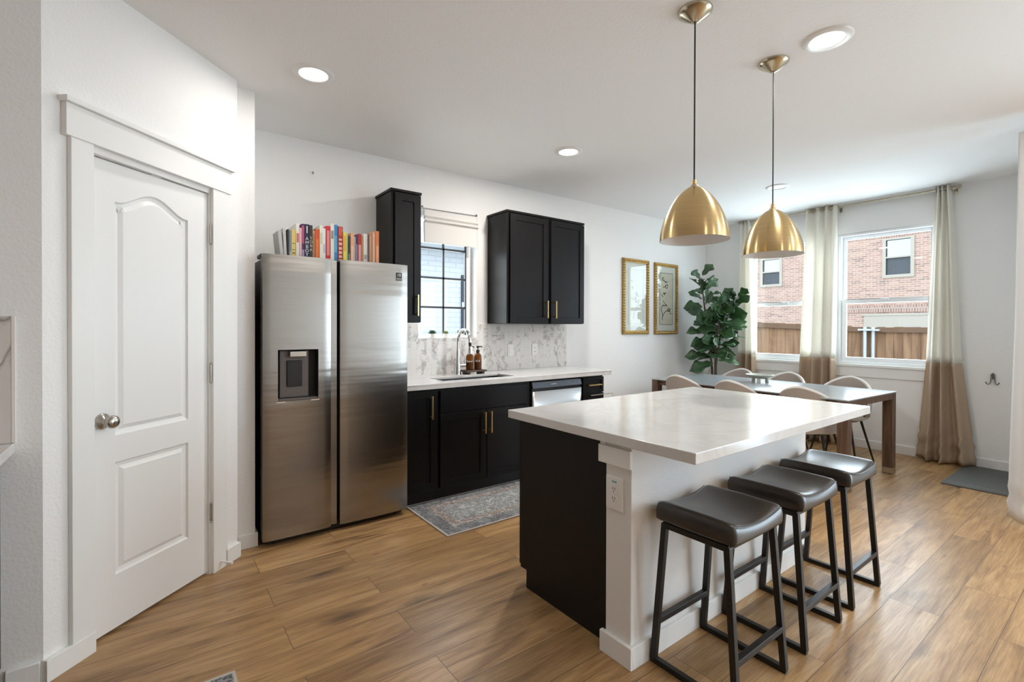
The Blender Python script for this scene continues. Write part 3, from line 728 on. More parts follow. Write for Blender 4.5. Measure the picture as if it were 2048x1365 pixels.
# dishwasher
t = thing('dishwasher', (2.645, YK, 0), 'stainless dishwasher with grey control panel between black cabinets', 'dishwasher')
m = MB(); m.box(2.650, 3.246, YF+.03, YK-.03, .10, .855); m.build('body', M['gapdark'], t)
m = MB(); m.box(2.650, 3.246, YF+.09, YK-.05, .0, .10); m.build('toe_kick', M['toe'], t)
m = MB(); m.rings([[(x, YF-.012, .792), (x, YF+.028, .792), (x, YF+.028, .853), (x, YF+.004, .848)] for x in (2.652, 3.244)]); p = m.build('control_panel', M['panelgrey'], t, bevel=.003)
for k in range(5):
    m = MB(); m.ball((3.05+.035*k, YF-.004, .822), .006, 6); m.build('button', M['steel2'], p)
m = MB(); m.box(2.86, 2.93, YF-.0075, YF-.004, .818, .824); m.build('brand_plate', M['steel2'], p)
m = MB(); m.box(2.652, 3.244, YF+.006, YF+.028, .768, .792); m.build('handle_recess', M['plastic_k'], t)
m = MB(); m.grid(lambda u, v: (2.652+.592*u, YF-.004-.010*(1-(2*u-1)**4), .11+.657*v), 24, 4); d = m.build('door', M['steel2'], t, smooth=True, solid=.003)
# worktop with sink
def ring_slab(m, x0, x1, y0, y1, hx0, hx1, hy0, hy1, z0, z1):
    slab_holes(m, lambda u, d, z: (u, z, d), x0, x1, y0, y1, z0, z1, [(hx0, hx1, hy0, hy1)])
SX0, SX1, SY0, SY1 = 1.83, 2.535, 3.335, 3.60
m = MB(); ring_slab(m, 1.462, 3.637, 3.218, YK, SX0, SX1, SY0, SY1, .887, .907); m.box(1.462, 3.637, 3.218, 3.244, .865, .887); m.box(3.605, 3.637, 3.244, YK, .865, .887)
tag(m.build('worktop', M['quartz'], bevel=.003), 'white quartz worktop with undermounted sink along kitchen wall', 'worktop')
t = thing('kitchen_sink', ((SX0+SX1)/2, (SY0+SY1)/2, .66), 'undermounted stainless steel sink in the white worktop', 'sink')
m = MB(); slab_holes(m, lambda u, d, z: (u, z, d), SX0-.012, SX1+.012, SY0-.012, SY1+.012, .66, .8865, [(SX0-.004, SX1+.004, SY0-.004, SY1+.004)]); m.box(SX0-.012, SX1+.012, SY0-.012, SY1+.012, .655, .66); m.build('basin', M['steelsink'], t)
m = MB(); m.lathe([(.045, .66), (.045, .664), (.03, .662), (.002, .6605)], (2.18, 3.47, 0), 20); m.build('drain', M['chrome'], t, smooth=True)
# backsplash
m = slab_holes(MB(), lambda u, d, z: (u, YK-d, z), 1.462, 3.637, .907, 1.356, 0, .008, [(KW[0], KW[1], KW[2], 1.36)])
tag(m.build('wall_backsplash', M['marble']), 'white marble tile backsplash with grey veins above the worktop', 'backsplash', kind=ST)
# faucet
t = thing('faucet', (2.195, 3.735, .907), 'tall chrome gooseneck pull-down faucet behind the sink', 'faucet')
m = MB(); m.lathe([(.030, .907), (.030, .912), (.026, .918), (.021, 1.02), (.0165, 1.10), (.013, 1.135)], (2.195, 3.735, 0), 24); m.build('body', M['chrome'], t, smooth=True)
pts = [(2.195, 3.735, 1.13), (2.195, 3.735, 1.20)]
for k in range(0, 15):
    a = PI - PI*1.06*k/14; pts.append((2.195, 3.640+.095*-math.cos(a)*-1 if False else 3.640-.095*math.cos(a)*1, 1.20+.10*math.sin(a)))
pts = [(2.195, 3.735, 1.13), (2.195, 3.735, 1.20)] + [(2.195, 3.635+.10*math.cos(PI*k/14*1.02), 1.20+.105*math.sin(PI*k/14*1.02)) for k in range(1, 15)]
m = MB(); m.tube(pts, .0125, 14); m.build('spout', M['chrome'], t, smooth=True)
m = MB(); m.tube([(2.195, 3.534, 1.195), (2.196, 3.530, 1.16)], .0135, 14); m.build('collar', M['plastic_k'], t, smooth=True)
m = MB(); m.lathe([(.013, 1.165), (.018, 1.15), (.019, 1.10), (.014, 1.095)], (2.196, 3.529, 0), 16); m.build('spray_head', M['chrome'], t, smooth=True)
m = MB(); m.tube([(2.20, 3.73, .985), (2.262, 3.715, .985)], .012, 12); m.tube([(2.25, 3.718, .99), (2.246, 3.716, 1.065)], [.005, .003], 8); m.build('lever', M['chrome'], t, smooth=True)
# tray and soap bottles
t = thing('soap_tray', (2.34, 3.70, .907), 'small dark wooden riser tray under the amber soap bottles', 'tray')
m = MB(); m.box(2.235, 2.445, 3.64, 3.76, .926, .942); m.build('board', M['traywood'], t, bevel=.003)
for x in (2.25, 2.40):
    m = MB(); m.box(x, x+.025, 3.65, 3.75, .907, .926); m.build('foot', M['traywood'], t, bevel=.002)
for bx, lab, word in ((2.300, 'amber pump soap bottle nearer the faucet on wooden tray', 'hand'), (2.386, 'amber pump soap bottle farther from the faucet on wooden tray', 'dish')):
    b = thing('soap_bottle', (bx, 3.705, .942), lab, 'soap bottle', 'amber soap bottles on the tray')
    cc = (bx, 3.705, 0)
    m = MB(); m.lathe([(.030, .942), (.035, .945), (.0355, .95), (.0355, 1.05), (.033, 1.068), (.024, 1.083), (.013, 1.092), (.012, 1.10)], cc, 28); m.build('bottle', M['amber'], b, smooth=True, ang=60)
    m = MB(); m.lathe([(.028, .945), (.033, .947), (.0335, .95), (.0335, 1.022), (.002, 1.022)], cc, 24); m.build('soap', M['liquid'], b, smooth=True)
    m = MB(); m.lathe([(.0165, 1.096), (.0165, 1.118), (.011, 1.122), (.005, 1.124), (.005, 1.138), (.013, 1.14), (.013, 1.155), (.004, 1.158)], cc, 20); m.tube([(bx, 3.705, 1.15), (bx+.025, 3.692, 1.152), (bx+.036, 3.686, 1.143)], [.006, .005, .004], 8); m.build('pump', M['plastic_k'], b, smooth=True)
    va = Vector((bx, 3.705, 0)); toc = Vector((-va.x, -va.y, 0)).normalized()
    mt = Matrix.Translation(Vector((bx, 3.705, 1.022)) + toc*.0362) @ Matrix((( -toc.y*-1*-1, 0, toc.x, 0), (toc.x*-1*-1, 0, toc.y, 0), (0, 1, 0, 0), (0, 0, 0, 1)))
    text('label_text', word, M['sticker_w'], .028, mt, b)
# wall plates on the backsplash
def plate(name, c3, axis, label, kind):
    t = thing(name, c3, label, 'switch' if kind == 'rocker' else 'outlet')
    x, y, z = c3
    m = MB(); m.box(x-.036, x+.036, y-.006, y, z-.06, z+.06); m.build('plate', M['plastic_w'], t, bevel=.003)
    if kind == 'rocker':
        m = MB(); m.box(x-.017, x+.017, y-.010, y-.006, z-.034, z+.034); m.build('rocker', M['plastic_w'], t, bevel=.002)
    else:
        for dz in (.02, -.02):
            m = MB(); m.box(x-.015, x+.015, y-.008, y-.006, z+dz-.014, z+dz+.014); o = m.build('receptacle', M['plastic_w'], t, bevel=.002)
            m = MB(); m.box(x-.007, x-.005, y-.0085, y-.0078, z+dz-.006, z+dz+.006); m.box(x+.005, x+.007, y-.0085, y-.0078, z+dz-.006, z+dz+.006); m.build('slots', M['plastic_k'], o)
    return t
plate('light_switch', (2.872, YK-.008, 1.100), 'y', 'white rocker switch plate on the marble backsplash', 'rocker')
plate('wall_outlet', (3.183, YK-.008, 1.098), 'y', 'white outlet plate on backsplash under right end of wall cabinet', 'outlet')
# succulents on the sill
for sx_, lab, shp in ((2.035, 'dark spiky succulent in white pot, first on the sill', 0), (2.172, 'round bright green succulent in white pot, middle of the sill', 1), (2.330, 'spiky succulent in white pot on sill behind the faucet arch', 0)):
    t = thing('succulent', (sx_, 3.918, 1.230), lab, 'potted succulent', 'succulents on the kitchen sill')
    m = MB(); m.lathe([(.020, 1.230), (.027, 1.232), (.029, 1.268), (.026, 1.268), (.025, 1.26), (.002, 1.26)], (sx_, 3.918, 0), 20); m.build('pot', M['plastic_w'], t, smooth=True)
    m = MB(); rnd = random.Random(int(sx_*1000))
    for k in range(34 if not shp else 40):
        a = k*2.4; e = .25+1.2*(k/40.)
        L = (.042 if not shp else .030)*(.8+.3*rnd.random())
        d = Vector((math.cos(a)*math.cos(e), math.sin(a)*math.cos(e), math.sin(e)))
        p = Vector((sx_, 3.918, 1.264))
        m.tube([p, p+d*L*.55, p+d*L], [.004, .0065 if shp else .005, .001], 5)
    m.build('leaves', M['succ'] if not shp else plain('succulent_lime', (.16, .21, .04), .6), t, smooth=True)
# roman shade
t = thing('roman_shade', (2.19, YK, 2.21), 'pale linen roman shade rolled up over the kitchen window', 'window shade')
m = MB()
def shade(u, v):
    z = 2.362 - .292*v
    d = .018 + .022*math.exp(-((v-.22)/.03)**2) + .026*math.exp(-((v-.34)/.03)**2) + .010*max(0, v-.36) + .006*v + .004*math.sin(9*u)*v
    return (1.912+.558*u, YK-d, z + .004*math.sin(PI*u)*v)
m.grid(shade, 40, 60); m.build('fabric', M['shadefab'], t, smooth=True, solid=.004)
m = MB(); m.tube([(1.905, YK-.012, 2.372), (2.475, YK-.012, 2.378)], .003, 6); m.build('wire', M['nickel'], t)
for x in (1.908, 2.468):
    m = MB(); m.ball((x, YK-.008, 2.386), .008, 8); m.build('pin', M['hook'], t, smooth=True)
# nail
m = MB(); m.tube([(.991, YK, 2.503), (.991, YK-.018, 2.506)], .003, 6); m.tube([(.991, YK-.018, 2.506), (.991, YK-.022, 2.488)], .003, 6)
tag(m.build('nail', M['hook']), 'small bent nail in the wall above the books', 'nail')

# ------------------------------------------------------------------ fridge
f = thing('refrigerator', (.535, 3.165, 0), 'stainless side-by-side refrigerator with water dispenser', 'refrigerator')
FY = 3.1655
m = MB(); m.box(.540, 1.448, FY+.115, 3.84, .03, 1.742); m.build('body', M['fridgeside'], f, bevel=.006)
m = MB(); m.box(.56, 1.43, FY+.05, FY+.12, .012, .06); m.build('kick_plate', M['gapdark'], f)
for x in (.60, 1.39):
    for y in (FY+.09, 3.75):
        m = MB(); m.lathe([(.022, 0), (.022, .03)], (x, y, 0), 16); m.build('foot', M['plastic_k'], f)
for x in (.528, 1.378):
    m = MB(); m.box(x, x+.075, FY+.06, FY+.18, 1.744, 1.768); m.build('hinge_cover', M['plastic_k'], f, bevel=.004)
DH = (.613, .847, .874, 1.187)
def fdoor(name, x0, x1, hole):
    z0, z1 = .042, 1.763
    xs = sorted({x0, x1, *[x0+(x1-x0)*i/16 for i in range(17)], *(hole[:2] if hole else ())}); zs = sorted({z0, z1, *[z0+(z1-z0)*i/8 for i in range(9)], *(hole[2:] if hole else ())})
    xc, hw = (x0+x1)/2, (x1-x0)/2
    def fy(x):
        t = (x-xc)/hw; return FY + .007*t*t + .004*max(0, (abs(t)-.93)/.07)**2
    m = MB()
    g = {(i, j): m.v((x, fy(x), z)) for i, x in enumerate(xs) for j, z in enumerate(zs)}
    for i in range(len(xs)-1):
        for j in range(len(zs)-1):
            a, b = (xs[i]+xs[i+1])/2, (zs[j]+zs[j+1])/2
            if hole and hole[0] < a < hole[1] and hole[2] < b < hole[3]: continue
            m.face([g[i, j], g[i+1, j], g[i+1, j+1], g[i, j+1]])
    yb = FY+.10; nx, nz = len(xs)-1, len(zs)-1
    b = {k: m.v((xs[k[0]], yb, zs[k[1]])) for k in [(i, j) for i in range(nx+1) for j in (0, nz)] + [(i, j) for i in (0, nx) for j in range(1, nz)]}
    for i in range(nx):
        for j in (0, nz): m.face([g[i, j], g[i+1, j], b[i+1, j], b[i, j]])
    for j in range(nz):
        for i in (0, nx): m.face([g[i, j], g[i, j+1], b[i, j+1], b[i, j]])
    m.face([b[0, 0], b[nx, 0], b[nx, nz], b[0, nz]])
    return m.build(name, M['steel'], f, smooth=True, ang=30)
ld = fdoor('door', .532, .926, DH)
rd = fdoor('door', .984, 1.454, None)
m = MB(); m.box(.9265, .966, FY+.017, FY+.10, .05, 1.757); m.build('grip', M['steel'], ld, bevel=.002)
m = MB(); m.box(.967, .983, FY+.06, FY+.112, .05, 1.757); m.build('gap_strip', M['gapdark'], f)  # near-black strip standing in for the shade in the gap between doors
# dispenser
m = MB(); slab_holes(m, lambda u, d, z: (u, FY+d, z), DH[0]-.004, DH[1]+.004, DH[2]-.004, DH[3]+.004, .004, .085, [DH]); dsp = m.build('dispenser', M['plastic_k'], ld)
m = MB(); m.box(DH[0], DH[1], FY+.075, FY+.09, DH[2], DH[3]); m.build('back_panel', M['graystrip'], dsp) if False else m.build('dispenser_back', M['gapdark'], ld)
m = MB(); m.box(.632, .802, FY+.055, FY+.076, .888, 1.18); m.build('dispenser_panel', M['graystrip'], ld, bevel=.004)
m = MB(); m.box(.672, .762, FY+.046, FY+.056, .955, 1.118); m.build('dispenser_paddle', M['plastic_k'], ld, bevel=.004)
m = MB(); m.box(.684, .782, FY+.02, FY+.056, 1.14, 1.178); m.build('dispenser_nozzle', M['nickel'], ld, bevel=.004)
m = MB(); m.box(DH[0], DH[1], FY+.006, FY+.075, DH[2], DH[2]+.012); m.build('drip_tray', M['graystrip'], ld, bevel=.002)
m = MB(); m.box(DH[0]-.006, DH[1]+.006, FY+.001, FY+.006, DH[2]-.007, DH[2]-.001); m.build('dispenser_lip', M['chrome'], ld)
m = MB(); m.box(1.365, 1.407, FY+.0005, FY+.006, 1.650, 1.706); st = m.build('warranty_sticker', M['plastic_k'], rd)
TX = lambda x, y, z: Matrix(((1, 0, 0, x), (0, 0, -1, y), (0, 1, 0, z), (0, 0, 0, 1)))
text('sticker_number', '10', M['sticker_w'], .030, TX(1.386, FY+.0002, 1.688), st)
m = MB(); m.box(1.368, 1.404, FY-.0003, FY+.001, 1.664, 1.667); m.box(1.368, 1.404, FY-.0003, FY+.001, 1.656, 1.658); m.build('sticker_lines', M['sticker_w'], st)

# ------------------------------------------------------------------ books on the fridge
ZB = 1.7445
cols = {}
def bc(name, c):
    if name not in cols: cols[name] = plain('book_' + name, c, .5)
    return cols[name]
# x0, x1, top, colour name, colour, bands [(z fraction 0..1, 0..1, colour name, colour)], label
BK = [
 (.640, .659, 1.915, 'greymag', (.50, .49, .47), [], 'floppy grey magazine leaning at far left of the books'),
 (.661, .677, 1.935, 'palemag', (.58, .56, .54), [], 'pale grey magazine, second from left atop the fridge'),
 (.679, .686, 1.932, 'darkgreen', (.05, .06, .05), [], 'thin dark green book beside the pale magazines'),
 (.687, .7015, 1.925, 'bluegrey', (.20, .22, .28), [(.0, .3, 'greylow', (.42, .41, .42))], 'thin blue-grey book left of the yellow one'),
 (.7025, .727, 1.933, 'yellow', (.72, .58, .16), [(.35, .37, 'ink1', (.10, .08, .05)), (.15, .17, 'ink1', (.1, .08, .05)), (.24, .27, 'ink1', (.1, .08, .05)), (.55, .57, 'ink1', (.1, .08, .05))], 'yellow-spined book with dark lettering near left end'),
 (.728, .747, 1.974, 'whitepink', (.78, .74, .72), [(.50, .74, 'pinkred', (.62, .16, .14))], 'tall white book with red script beside the yellow one'),
 (.748, .760, 1.948, 'pink', (.72, .45, .40), [], 'slim pink book left of the purple one'),
 (.761, .780, 1.976, 'purple', (.09, .025, .10), [(.48, .95, 'magenta', (.45, .08, .20)), (.03, .32, 'lilac', (.34, .30, .45))], 'purple book with magenta and lilac spine'),
 (.781, .8045, 1.976, 'navy', (.02, .02, .06), [], 'navy book with large stacked white letters'),
 (.8055, .825, 1.972, 'charcoal', (.035, .03, .03), [], 'charcoal book right of the navy lettered one'),
 (.828, .842, 1.942, 'tan', (.60, .36, .20), [(.1, .9, 'brownlines', (.40, .20, .10))], 'thin tan patterned book left of the orange-red one'),
 (.843, .868, 1.953, 'orangered', (.66, .09, .02), [(.1, .7, 'orangebar', (.72, .18, .03))], 'orange-red book left of the cream one'),
 (.869, .889, 1.980, 'cream', (.74, .72, .62), [(.5, .8, 'creamgreen', (.55, .56, .42))], 'tall cream book right of the orange-red one'),
 (.890, .908, 1.965, 'white', (.76, .75, .74), [(.3, .55, 'greybar', (.50, .50, .55))], 'white book between the cream and red ones'),
 (.910, .936, 1.981, 'red', (.62, .02, .045), [(.22, .88, 'redwhite', (.68, .25, .24))], 'bright red book in the middle of the row'),
 (.937, .959, 2.001, 'ivory', (.72, .67, .60), [(.62, .82, 'ivoryink', (.25, .22, .18))], 'tallest ivory book, between red and blue ones'),
 (.960, .984, 1.997, 'blue', (.04, .22, .50), [(.30, .72, 'cyan', (.10, .40, .55))], 'bright blue book above the fridge door gap'),
 (.986, 1.017, 1.988, 'wine', (.36, .03, .025), [(.76, .98, 'coral', (.55, .10, .06)), (.02, .06, 'rose', (.70, .42, .36)), (.10, .14, 'rose', (.7, .42, .36)), (.18, .24, 'rose', (.7, .42, .36)), (.28, .35, 'rose', (.7, .42, .36)), (.39, .46, 'rose', (.7, .42, .36)), (.51, .58, 'rose', (.7, .42, .36)), (.63, .68, 'rose', (.7, .42, .36))], 'wine red book with pale stripes, right of the blue one'),
 (1.018, 1.040, 1.952, 'lime', (.66, .62, .08), [(.42, .9, 'limeorange', (.70, .34, .06))], 'lime yellow book with orange lettering'),
 (1.041, 1.051, 1.948, 'mint', (.42, .55, .40), [], 'thin pale green book right of the lime one'),
 (1.052, 1.066, 1.932, 'forest', (.03, .045, .03), [(.1, .4, 'olive', (.25, .22, .15))], 'short dark green book between mint and peach ones'),
 (1.067, 1.089, 1.954, 'peach', (.66, .33, .19), [(.15, .6, 'peachlight', (.72, .48, .34))], 'peach book right of the short dark green one'),
 (1.090, 1.103, 1.933, 'lavender', (.52, .46, .50), [], 'thin lavender book left of the slim navy one'),
 (1.104, 1.1155, 1.945, 'slimnavy', (.05, .05, .10), [(.1, .7, 'navygrey', (.35, .33, .42))], 'slim navy book left of the dark red one'),
 (1.1165, 1.140, 1.954, 'darkred', (.33, .02, .03), [(.1, .66, 'pinkwords', (.62, .30, .34))], 'dark red book with pink lettering'),
 (1.141, 1.154, 1.946, 'gold', (.62, .33, .05), [(0, .16, 'goldplum', (.10, .02, .04))], 'thin golden yellow book right of the dark red one'),
 (1.155, 1.183, 1.959, 'marbled', (.66, .63, .62), [(.22, .36, 'greyblot', (.32, .29, .28)), (.0, .2, 'marblelow', (.58, .55, .58))], 'thick white marbled book near right end'),
 (1.184, 1.194, 1.957, 'slimdark', (.10, .06, .06), [], 'slim dark book between marbled and copper ones'),
 (1.195, 1.216, 1.970, 'copper', (.50, .22, .11), [(.1, .9, 'copperlight', (.58, .32, .18))], 'copper-coloured book near right end'),
 (1.217, 1.238, 1.979, 'salmon', (.60, .32, .22), [(.05, .95, 'salmonlight', (.66, .42, .30))], 'salmon patterned book, second from right end'),
 (1.239, 1.262, 1.987, 'orange', (.62, .17, .04), [(.08, .6, 'orangelight', (.70, .34, .17))], 'bright orange book at right end of the row'),
]
for i, (x0, x1, zt, cn, cc, bands, lab) in enumerate(BK):
    x0 *= 1.017; x1 *= 1.017; zt = 1.3285+(zt-1.3285)*1.017
    lean = -.10 if i == 0 else (-.045 if i == 1 else 0)
    Bm = Matrix.Translation((x1, 0, ZB+.022*abs(lean))) @ Matrix.Rotation(lean, 4, 'Y') @ Matrix.Translation((-x1, 0, -ZB))
    b = thing('book', (x0, 3.278, ZB), lab, 'book', 'books on top of the refrigerator')
    dpt = .15+.06*((zt-1.92)/.08) + .012*((i*7) % 5)/5
    y0 = 3.274 + .004*((i*5) % 3); y1 = y0+max(.13, dpt)
    m = MB(Bm); m.box(x0, x0+.0018, y0, y1, ZB, zt); m.box(x1-.0018, x1, y0, y1, ZB, zt); m.box(x0+.0018, x1-.0018, y0, y0+.003, ZB, zt)
    m.build('cover', bc(cn, cc), b)
    m = MB(Bm); m.box(x0+.0018, x1-.0018, y0+.003, y1-.004, ZB+.003, zt-.004); m.build('pages', M['pages'], b)
    hgt = zt-ZB
    for a, q, bn, bcol in bands:
        m = MB(Bm); k = .16*(x1-x0); m.box(x0+k, x1-k, y0-.0005, y0+.0005, ZB+hgt*a, ZB+hgt*q); m.build('spine_print', bc(bn, bcol), b)
    xm = (x0+x1)/2
    if cn == 'navy':
        text('spine_title', 'A\nM\nB\nO\nY', M['sticker_w'], .0295, TX(xm, y0-.0006, 1.842), b, line=.87)
        m = MB(); m.box(xm-.003, xm+.003, y0-.0006, y0+.0005, 1.93, 1.975); m.build('spine_print', M['sticker_w'], b)
    if cn == 'charcoal':
        text('spine_title', 'S\nO\nB\nA', M['palepaint'], .025, TX(xm, y0-.0006, 1.862), b, line=1.02)

# ------------------------------------------------------------------ island
isl = thing('kitchen_island', (2.27, 1.4, 0), 'kitchen island with black end panel and white pony wall', 'kitchen island')
m = MB(); m.box(1.497, 3.058, 1.222, 1.352, 0, .866); m.build('pony_wall', plain('island_wall_paint', (.78, .765, .745), .6, nscale=110, nstr=.4, ndist=.002), isl, bevel=.004)
m = MB(); m.prism([(1.352, 0), (1.918, 0), (1.918, .09), (1.966, .09), (1.966, .866), (1.352, .866)], 1.532, 3.02)
for v in m.bm.verts: v.co = Vector((v.co.z, v.co.x, v.co.y))
m.build('cabinet', plain('espresso_panel', (.010, .0068, .0055), .5, nscale=70, nstr=.1, ndist=.001, spec=.25), isl)
m = MB()
for k in range(3): shaker(m, 1.54+.495*k, 2.03+.495*k, .10, .85, 1.966, th=.02)
m.build('cabinet_door', M['black'], isl)
m = MB(); m.box(1.478, 1.497, 1.2055, 1.368, 0, .086); m.box(1.497, 3.076, 1.2055, 1.222, 0, .086); m.box(3.058, 3.076, 1.222, 1.352, 0, .086); m.build('baseboard', M['trim'], isl, bevel=.002)
m = MB(); m.box(1.481, 1.497, 1.216, 1.381, .776, .848); m.box(1.492, 1.532, 1.352, 1.381, .776, .866); m.build('trim_block', M['trim'], isl, bevel=.002)
m = MB(); m.box(1.456, 3.100, .920, 1.977, .868, .908); tag(m.build('countertop', M['quartz'], bevel=.003), 'large white quartz countertop of the kitchen island', 'countertop')
t = thing('power_outlet', (1.497, 1.30, .66), 'white power outlet with teal mark on end of the island', 'outlet')
m = MB(); m.box(1.488, 1.497, 1.258, 1.345, .594, .728); m.build('plate', M['plastic_w'], t, bevel=.004)
for z in (.680, .641):
    m = MB(); m.lathe([(.017, 0), (.017, .003), (.002, .003)], (1.488, 1.300, z), 20, axis=(-1, 0, 0)); o = m.build('receptacle', M['plastic_w'], t)
    m = MB(); m.box(1.4842, 1.4852, 1.305, 1.307, z-.002, z+.008); m.box(1.4842, 1.4852, 1.293, 1.295, z-.002, z+.008); m.box(1.4842, 1.4852, 1.2985, 1.3025, z-.011, z-.007); m.build('slots', M['plastic_k'], o)
m = MB(); m.box(1.487, 1.489, 1.288, 1.312, .706, .712); m.build('teal_mark', M['label_t'], t)

# ------------------------------------------------------------------ stools
def make_stool(x, y, label):
    s = thing('bar_stool', (x, y, 0), label, 'bar stool', 'leather bar stools along the island')
    hw, hy = .178, .158; zb, zt = .566, .650
    m = MB(); nu, nv = 24, 20
    def top(u, v):
        a, b = 2*u-1, 2*v-1
        z = zt - .026*(1-a*a)*1.0 + .004*(1-b*b) - .030*max(0, abs(b)-.86)**2/.0196*.16 - .030*max(0, abs(a)-.88)**2/.0144*.28
        sx = hw*a*(1+.02*(1-abs(b))); sy = hy*b
        return Vector((x+sx, y+sy, z))
    ring = lambda inset, z: None
    g = [[m.v(top(i/nu, j/nv)) for i in range(nu+1)] for j in range(nv+1)]
    for j in range(nv):
        for i in range(nu): m.face([g[j][i], g[j][i+1], g[j+1][i+1], g[j+1][i]])
    edge = [(0, i) for i in range(nu)] + [(j, nu) for j in range(nv)] + [(nv, nu-i) for i in range(nu)] + [(nv-j, 0) for j in range(nv)]
    prev = [g[j][i] for j, i in edge]
    for k, (out, fz) in enumerate(((.006, .78), (.008, .45), (.006, .12), (-.002, 0.))):
        cur = []
        for j, i in edge:
            p = top(i/nu, j/nv); d = Vector((p.x-x, p.y-y, 0)); q = Vector((p.x, p.y, 0))
            a, b = 2*i/nu-1, 2*j/nv-1
            ox = out*(1 if abs(a) > .99 else 0)*math.copysign(1, a); oy = out*(1 if abs(b) > .99 else 0)*math.copysign(1, b)
            if abs(a) > .99 and abs(b) > .99: ox *= .6; oy *= .6
            cur.append(m.v((p.x+ox, p.y+oy, zb+(p.z-.004-zb)*fz)))
        n = len(cur)
        for q in range(n): m.face([prev[q], prev[(q+1) % n], cur[(q+1) % n], cur[q]])
        prev = cur
    m.face(prev)
    st = m.build('seat', M['leather'], s, smooth=True, ang=75, subsurf=1)
    for sg in (-1, 1):
        m = MB(); pts = [top(i/nu, (0 if sg < 0 else 1)) + Vector((0, sg*.003, -.003)) for i in range(1, nu)]
        m.tube(pts, .0016, 6); m.build('stitching', M['leather'], st, smooth=True)
    xl, xr = x-.163, x+.163
    q = .0105
    m = MB(); m.tube([(xl, y-.135, zb-.011), (xl, y+.135, zb-.011)], q, sq=True); m.tube([(xr, y-.135, zb-.011), (xr, y+.135, zb-.011)], q, sq=True); m.tube([(xl, y-.12, zb-.011), (xr, y-.12, zb-.011)], q, sq=True); m.tube([(xl, y+.12, zb-.011), (xr, y+.12, zb-.011)], q, sq=True); m.build('seat_frame', M['blackmetal'], s, bevel=.001)
    bx = .176
    for sx in (-1, 1):
        for sy in (-1, 1):
            m = MB(); m.tube([(x+sx*.163, y+sy*.128, zb-.005), (x+sx*bx, y+sy*.170, .010)], .0115, sq=True); m.build('leg', M['blackmetal'], s, bevel=.0015)
        m = MB(); m.tube([(x+sx*bx, y-.179, .0115), (x+sx*bx, y+.179, .0115)], .0112, sq=True); m.build('floor_bar', M['blackmetal'], s, bevel=.0015)
    for sy in (-1, 1):
        zz = .168; yy = y+sy*(.170-.042*zz/.56)
        m = MB(); m.tube([(x-.171, yy, zz), (x+.171, yy, zz)], .0115, sq=True); m.build('footrest', M['blackmetal'], s, bevel=.0015)
    return s
st0 = make_stool(1.778, 1.022, 'nearest dark leather bar stool, beside the island end with outlet')
for dx, lab in ((.532, 'middle dark leather bar stool along the island front'), (1.040, 'dark leather bar stool at the far end, nearest the dining table')):
    c = copy_tree(st0); c.location.x += dx; c['label'] = lab

# ------------------------------------------------------------------ pendants
def make_pendant(x, y, label):
    p = thing('pendant_lamp', (x, y, ZC), label, 'pendant lamp', 'brass dome pendants over the island')
    z0, z1 = 1.718, 1.962
    prof = []
    for k in range(19):
        a = 1-(1-k/18)**1.8
        r = .1475*(1-a**1.75)**.61
        prof.append((max(r, .014), z0+(z1-z0)*a))
    prof[0] = (.1475, z0)
    m = MB(); m.lathe(prof, (x, y, 0), 64, cap0=False); sh = m.build('shade', M['spun'], p, smooth=True, ang=60)
    m = MB(); m.lathe([(max(r-.0022, .01), z-.002 if i else z) for i, (r, z) in enumerate(prof)], (x, y, 0), 48, cap0=False); m.build('shade_lining', M['white_in'], p, smooth=True, ang=60)
    m = MB(); m.lathe([(.016, z1-.004), (.016, z1+.004), (.010, z1+.008), (.010, z1+.026), (.004, z1+.028)], (x, y, 0), 20); m.build('cap', M['spun'], p, smooth=True)
    m = MB(); m.tube([(x, y, z1+.02), (x, y, ZC-.045)], .0035, 8); m.build('cord', M['cord'], p, smooth=True)
    m = MB(); m.lathe([(.012, ZC-.052), (.02, ZC-.048), (.060, ZC-.020), (.072, ZC-.010), (.074, ZC)], (x, y, 0), 40); m.build('canopy', M['canopy'], p, smooth=True, ang=60)
    m = MB(); m.ball((x, y, z0+.11), .03, 16); m.tube([(x, y, z0+.13), (x, y, z1)], .018, 12); m.build('bulb', M['white_in'], p, smooth=True)
    return p
pd = make_pendant(1.944, 1.242, 'nearer brass dome pendant lamp hanging over the island')
c = copy_tree(pd); c.location = (2.653, 1.230, ZC); c['label'] = 'farther brass dome pendant lamp, closer to the windows'

# ------------------------------------------------------------------ recessed lamps
def recessed(x, y, label, lit=True, power=LAMP):
    t = thing('recessed_light', (x, y, ZC), label, 'ceiling light', 'round recessed ceiling lights')
    m = MB(); m.lathe([(.072, ZC-.004), (.078, ZC-.010), (.102, ZC-.008), (.110, ZC-.001), (.110, ZC)], (x, y, 0), 48, cap0=False, cap1=False); m.build('trim_ring', M['trim'], t, smooth=True)
    m = MB(); m.lathe([(.074, ZC-.003), (.072, ZC-.005), (.001, ZC-.005)], (x, y, 0), 40, cap0=False); m.build('lens', M['lens'] if lit else M['plastic_w'], t)
    if lit:
        l = area('ceiling_lamp', (0, 0, -.02), (0, 0, -1), .14, .14, power, (1, .955, .90), shape='DISK'); l.parent = t
    return t
recessed(.729, 2.825, 'lit recessed ceiling light in front of the fridge', power=LAMP*.27)
recessed(2.645, .974, 'lit recessed ceiling light right of the pendant canopies', power=LAMP*.55)
recessed(2.685, 2.837, 'lit recessed ceiling light before the sink window', power=LAMP*1.35)
recessed(5.023, 2.283, 'unlit round ceiling fixture above the dining table', lit=False)
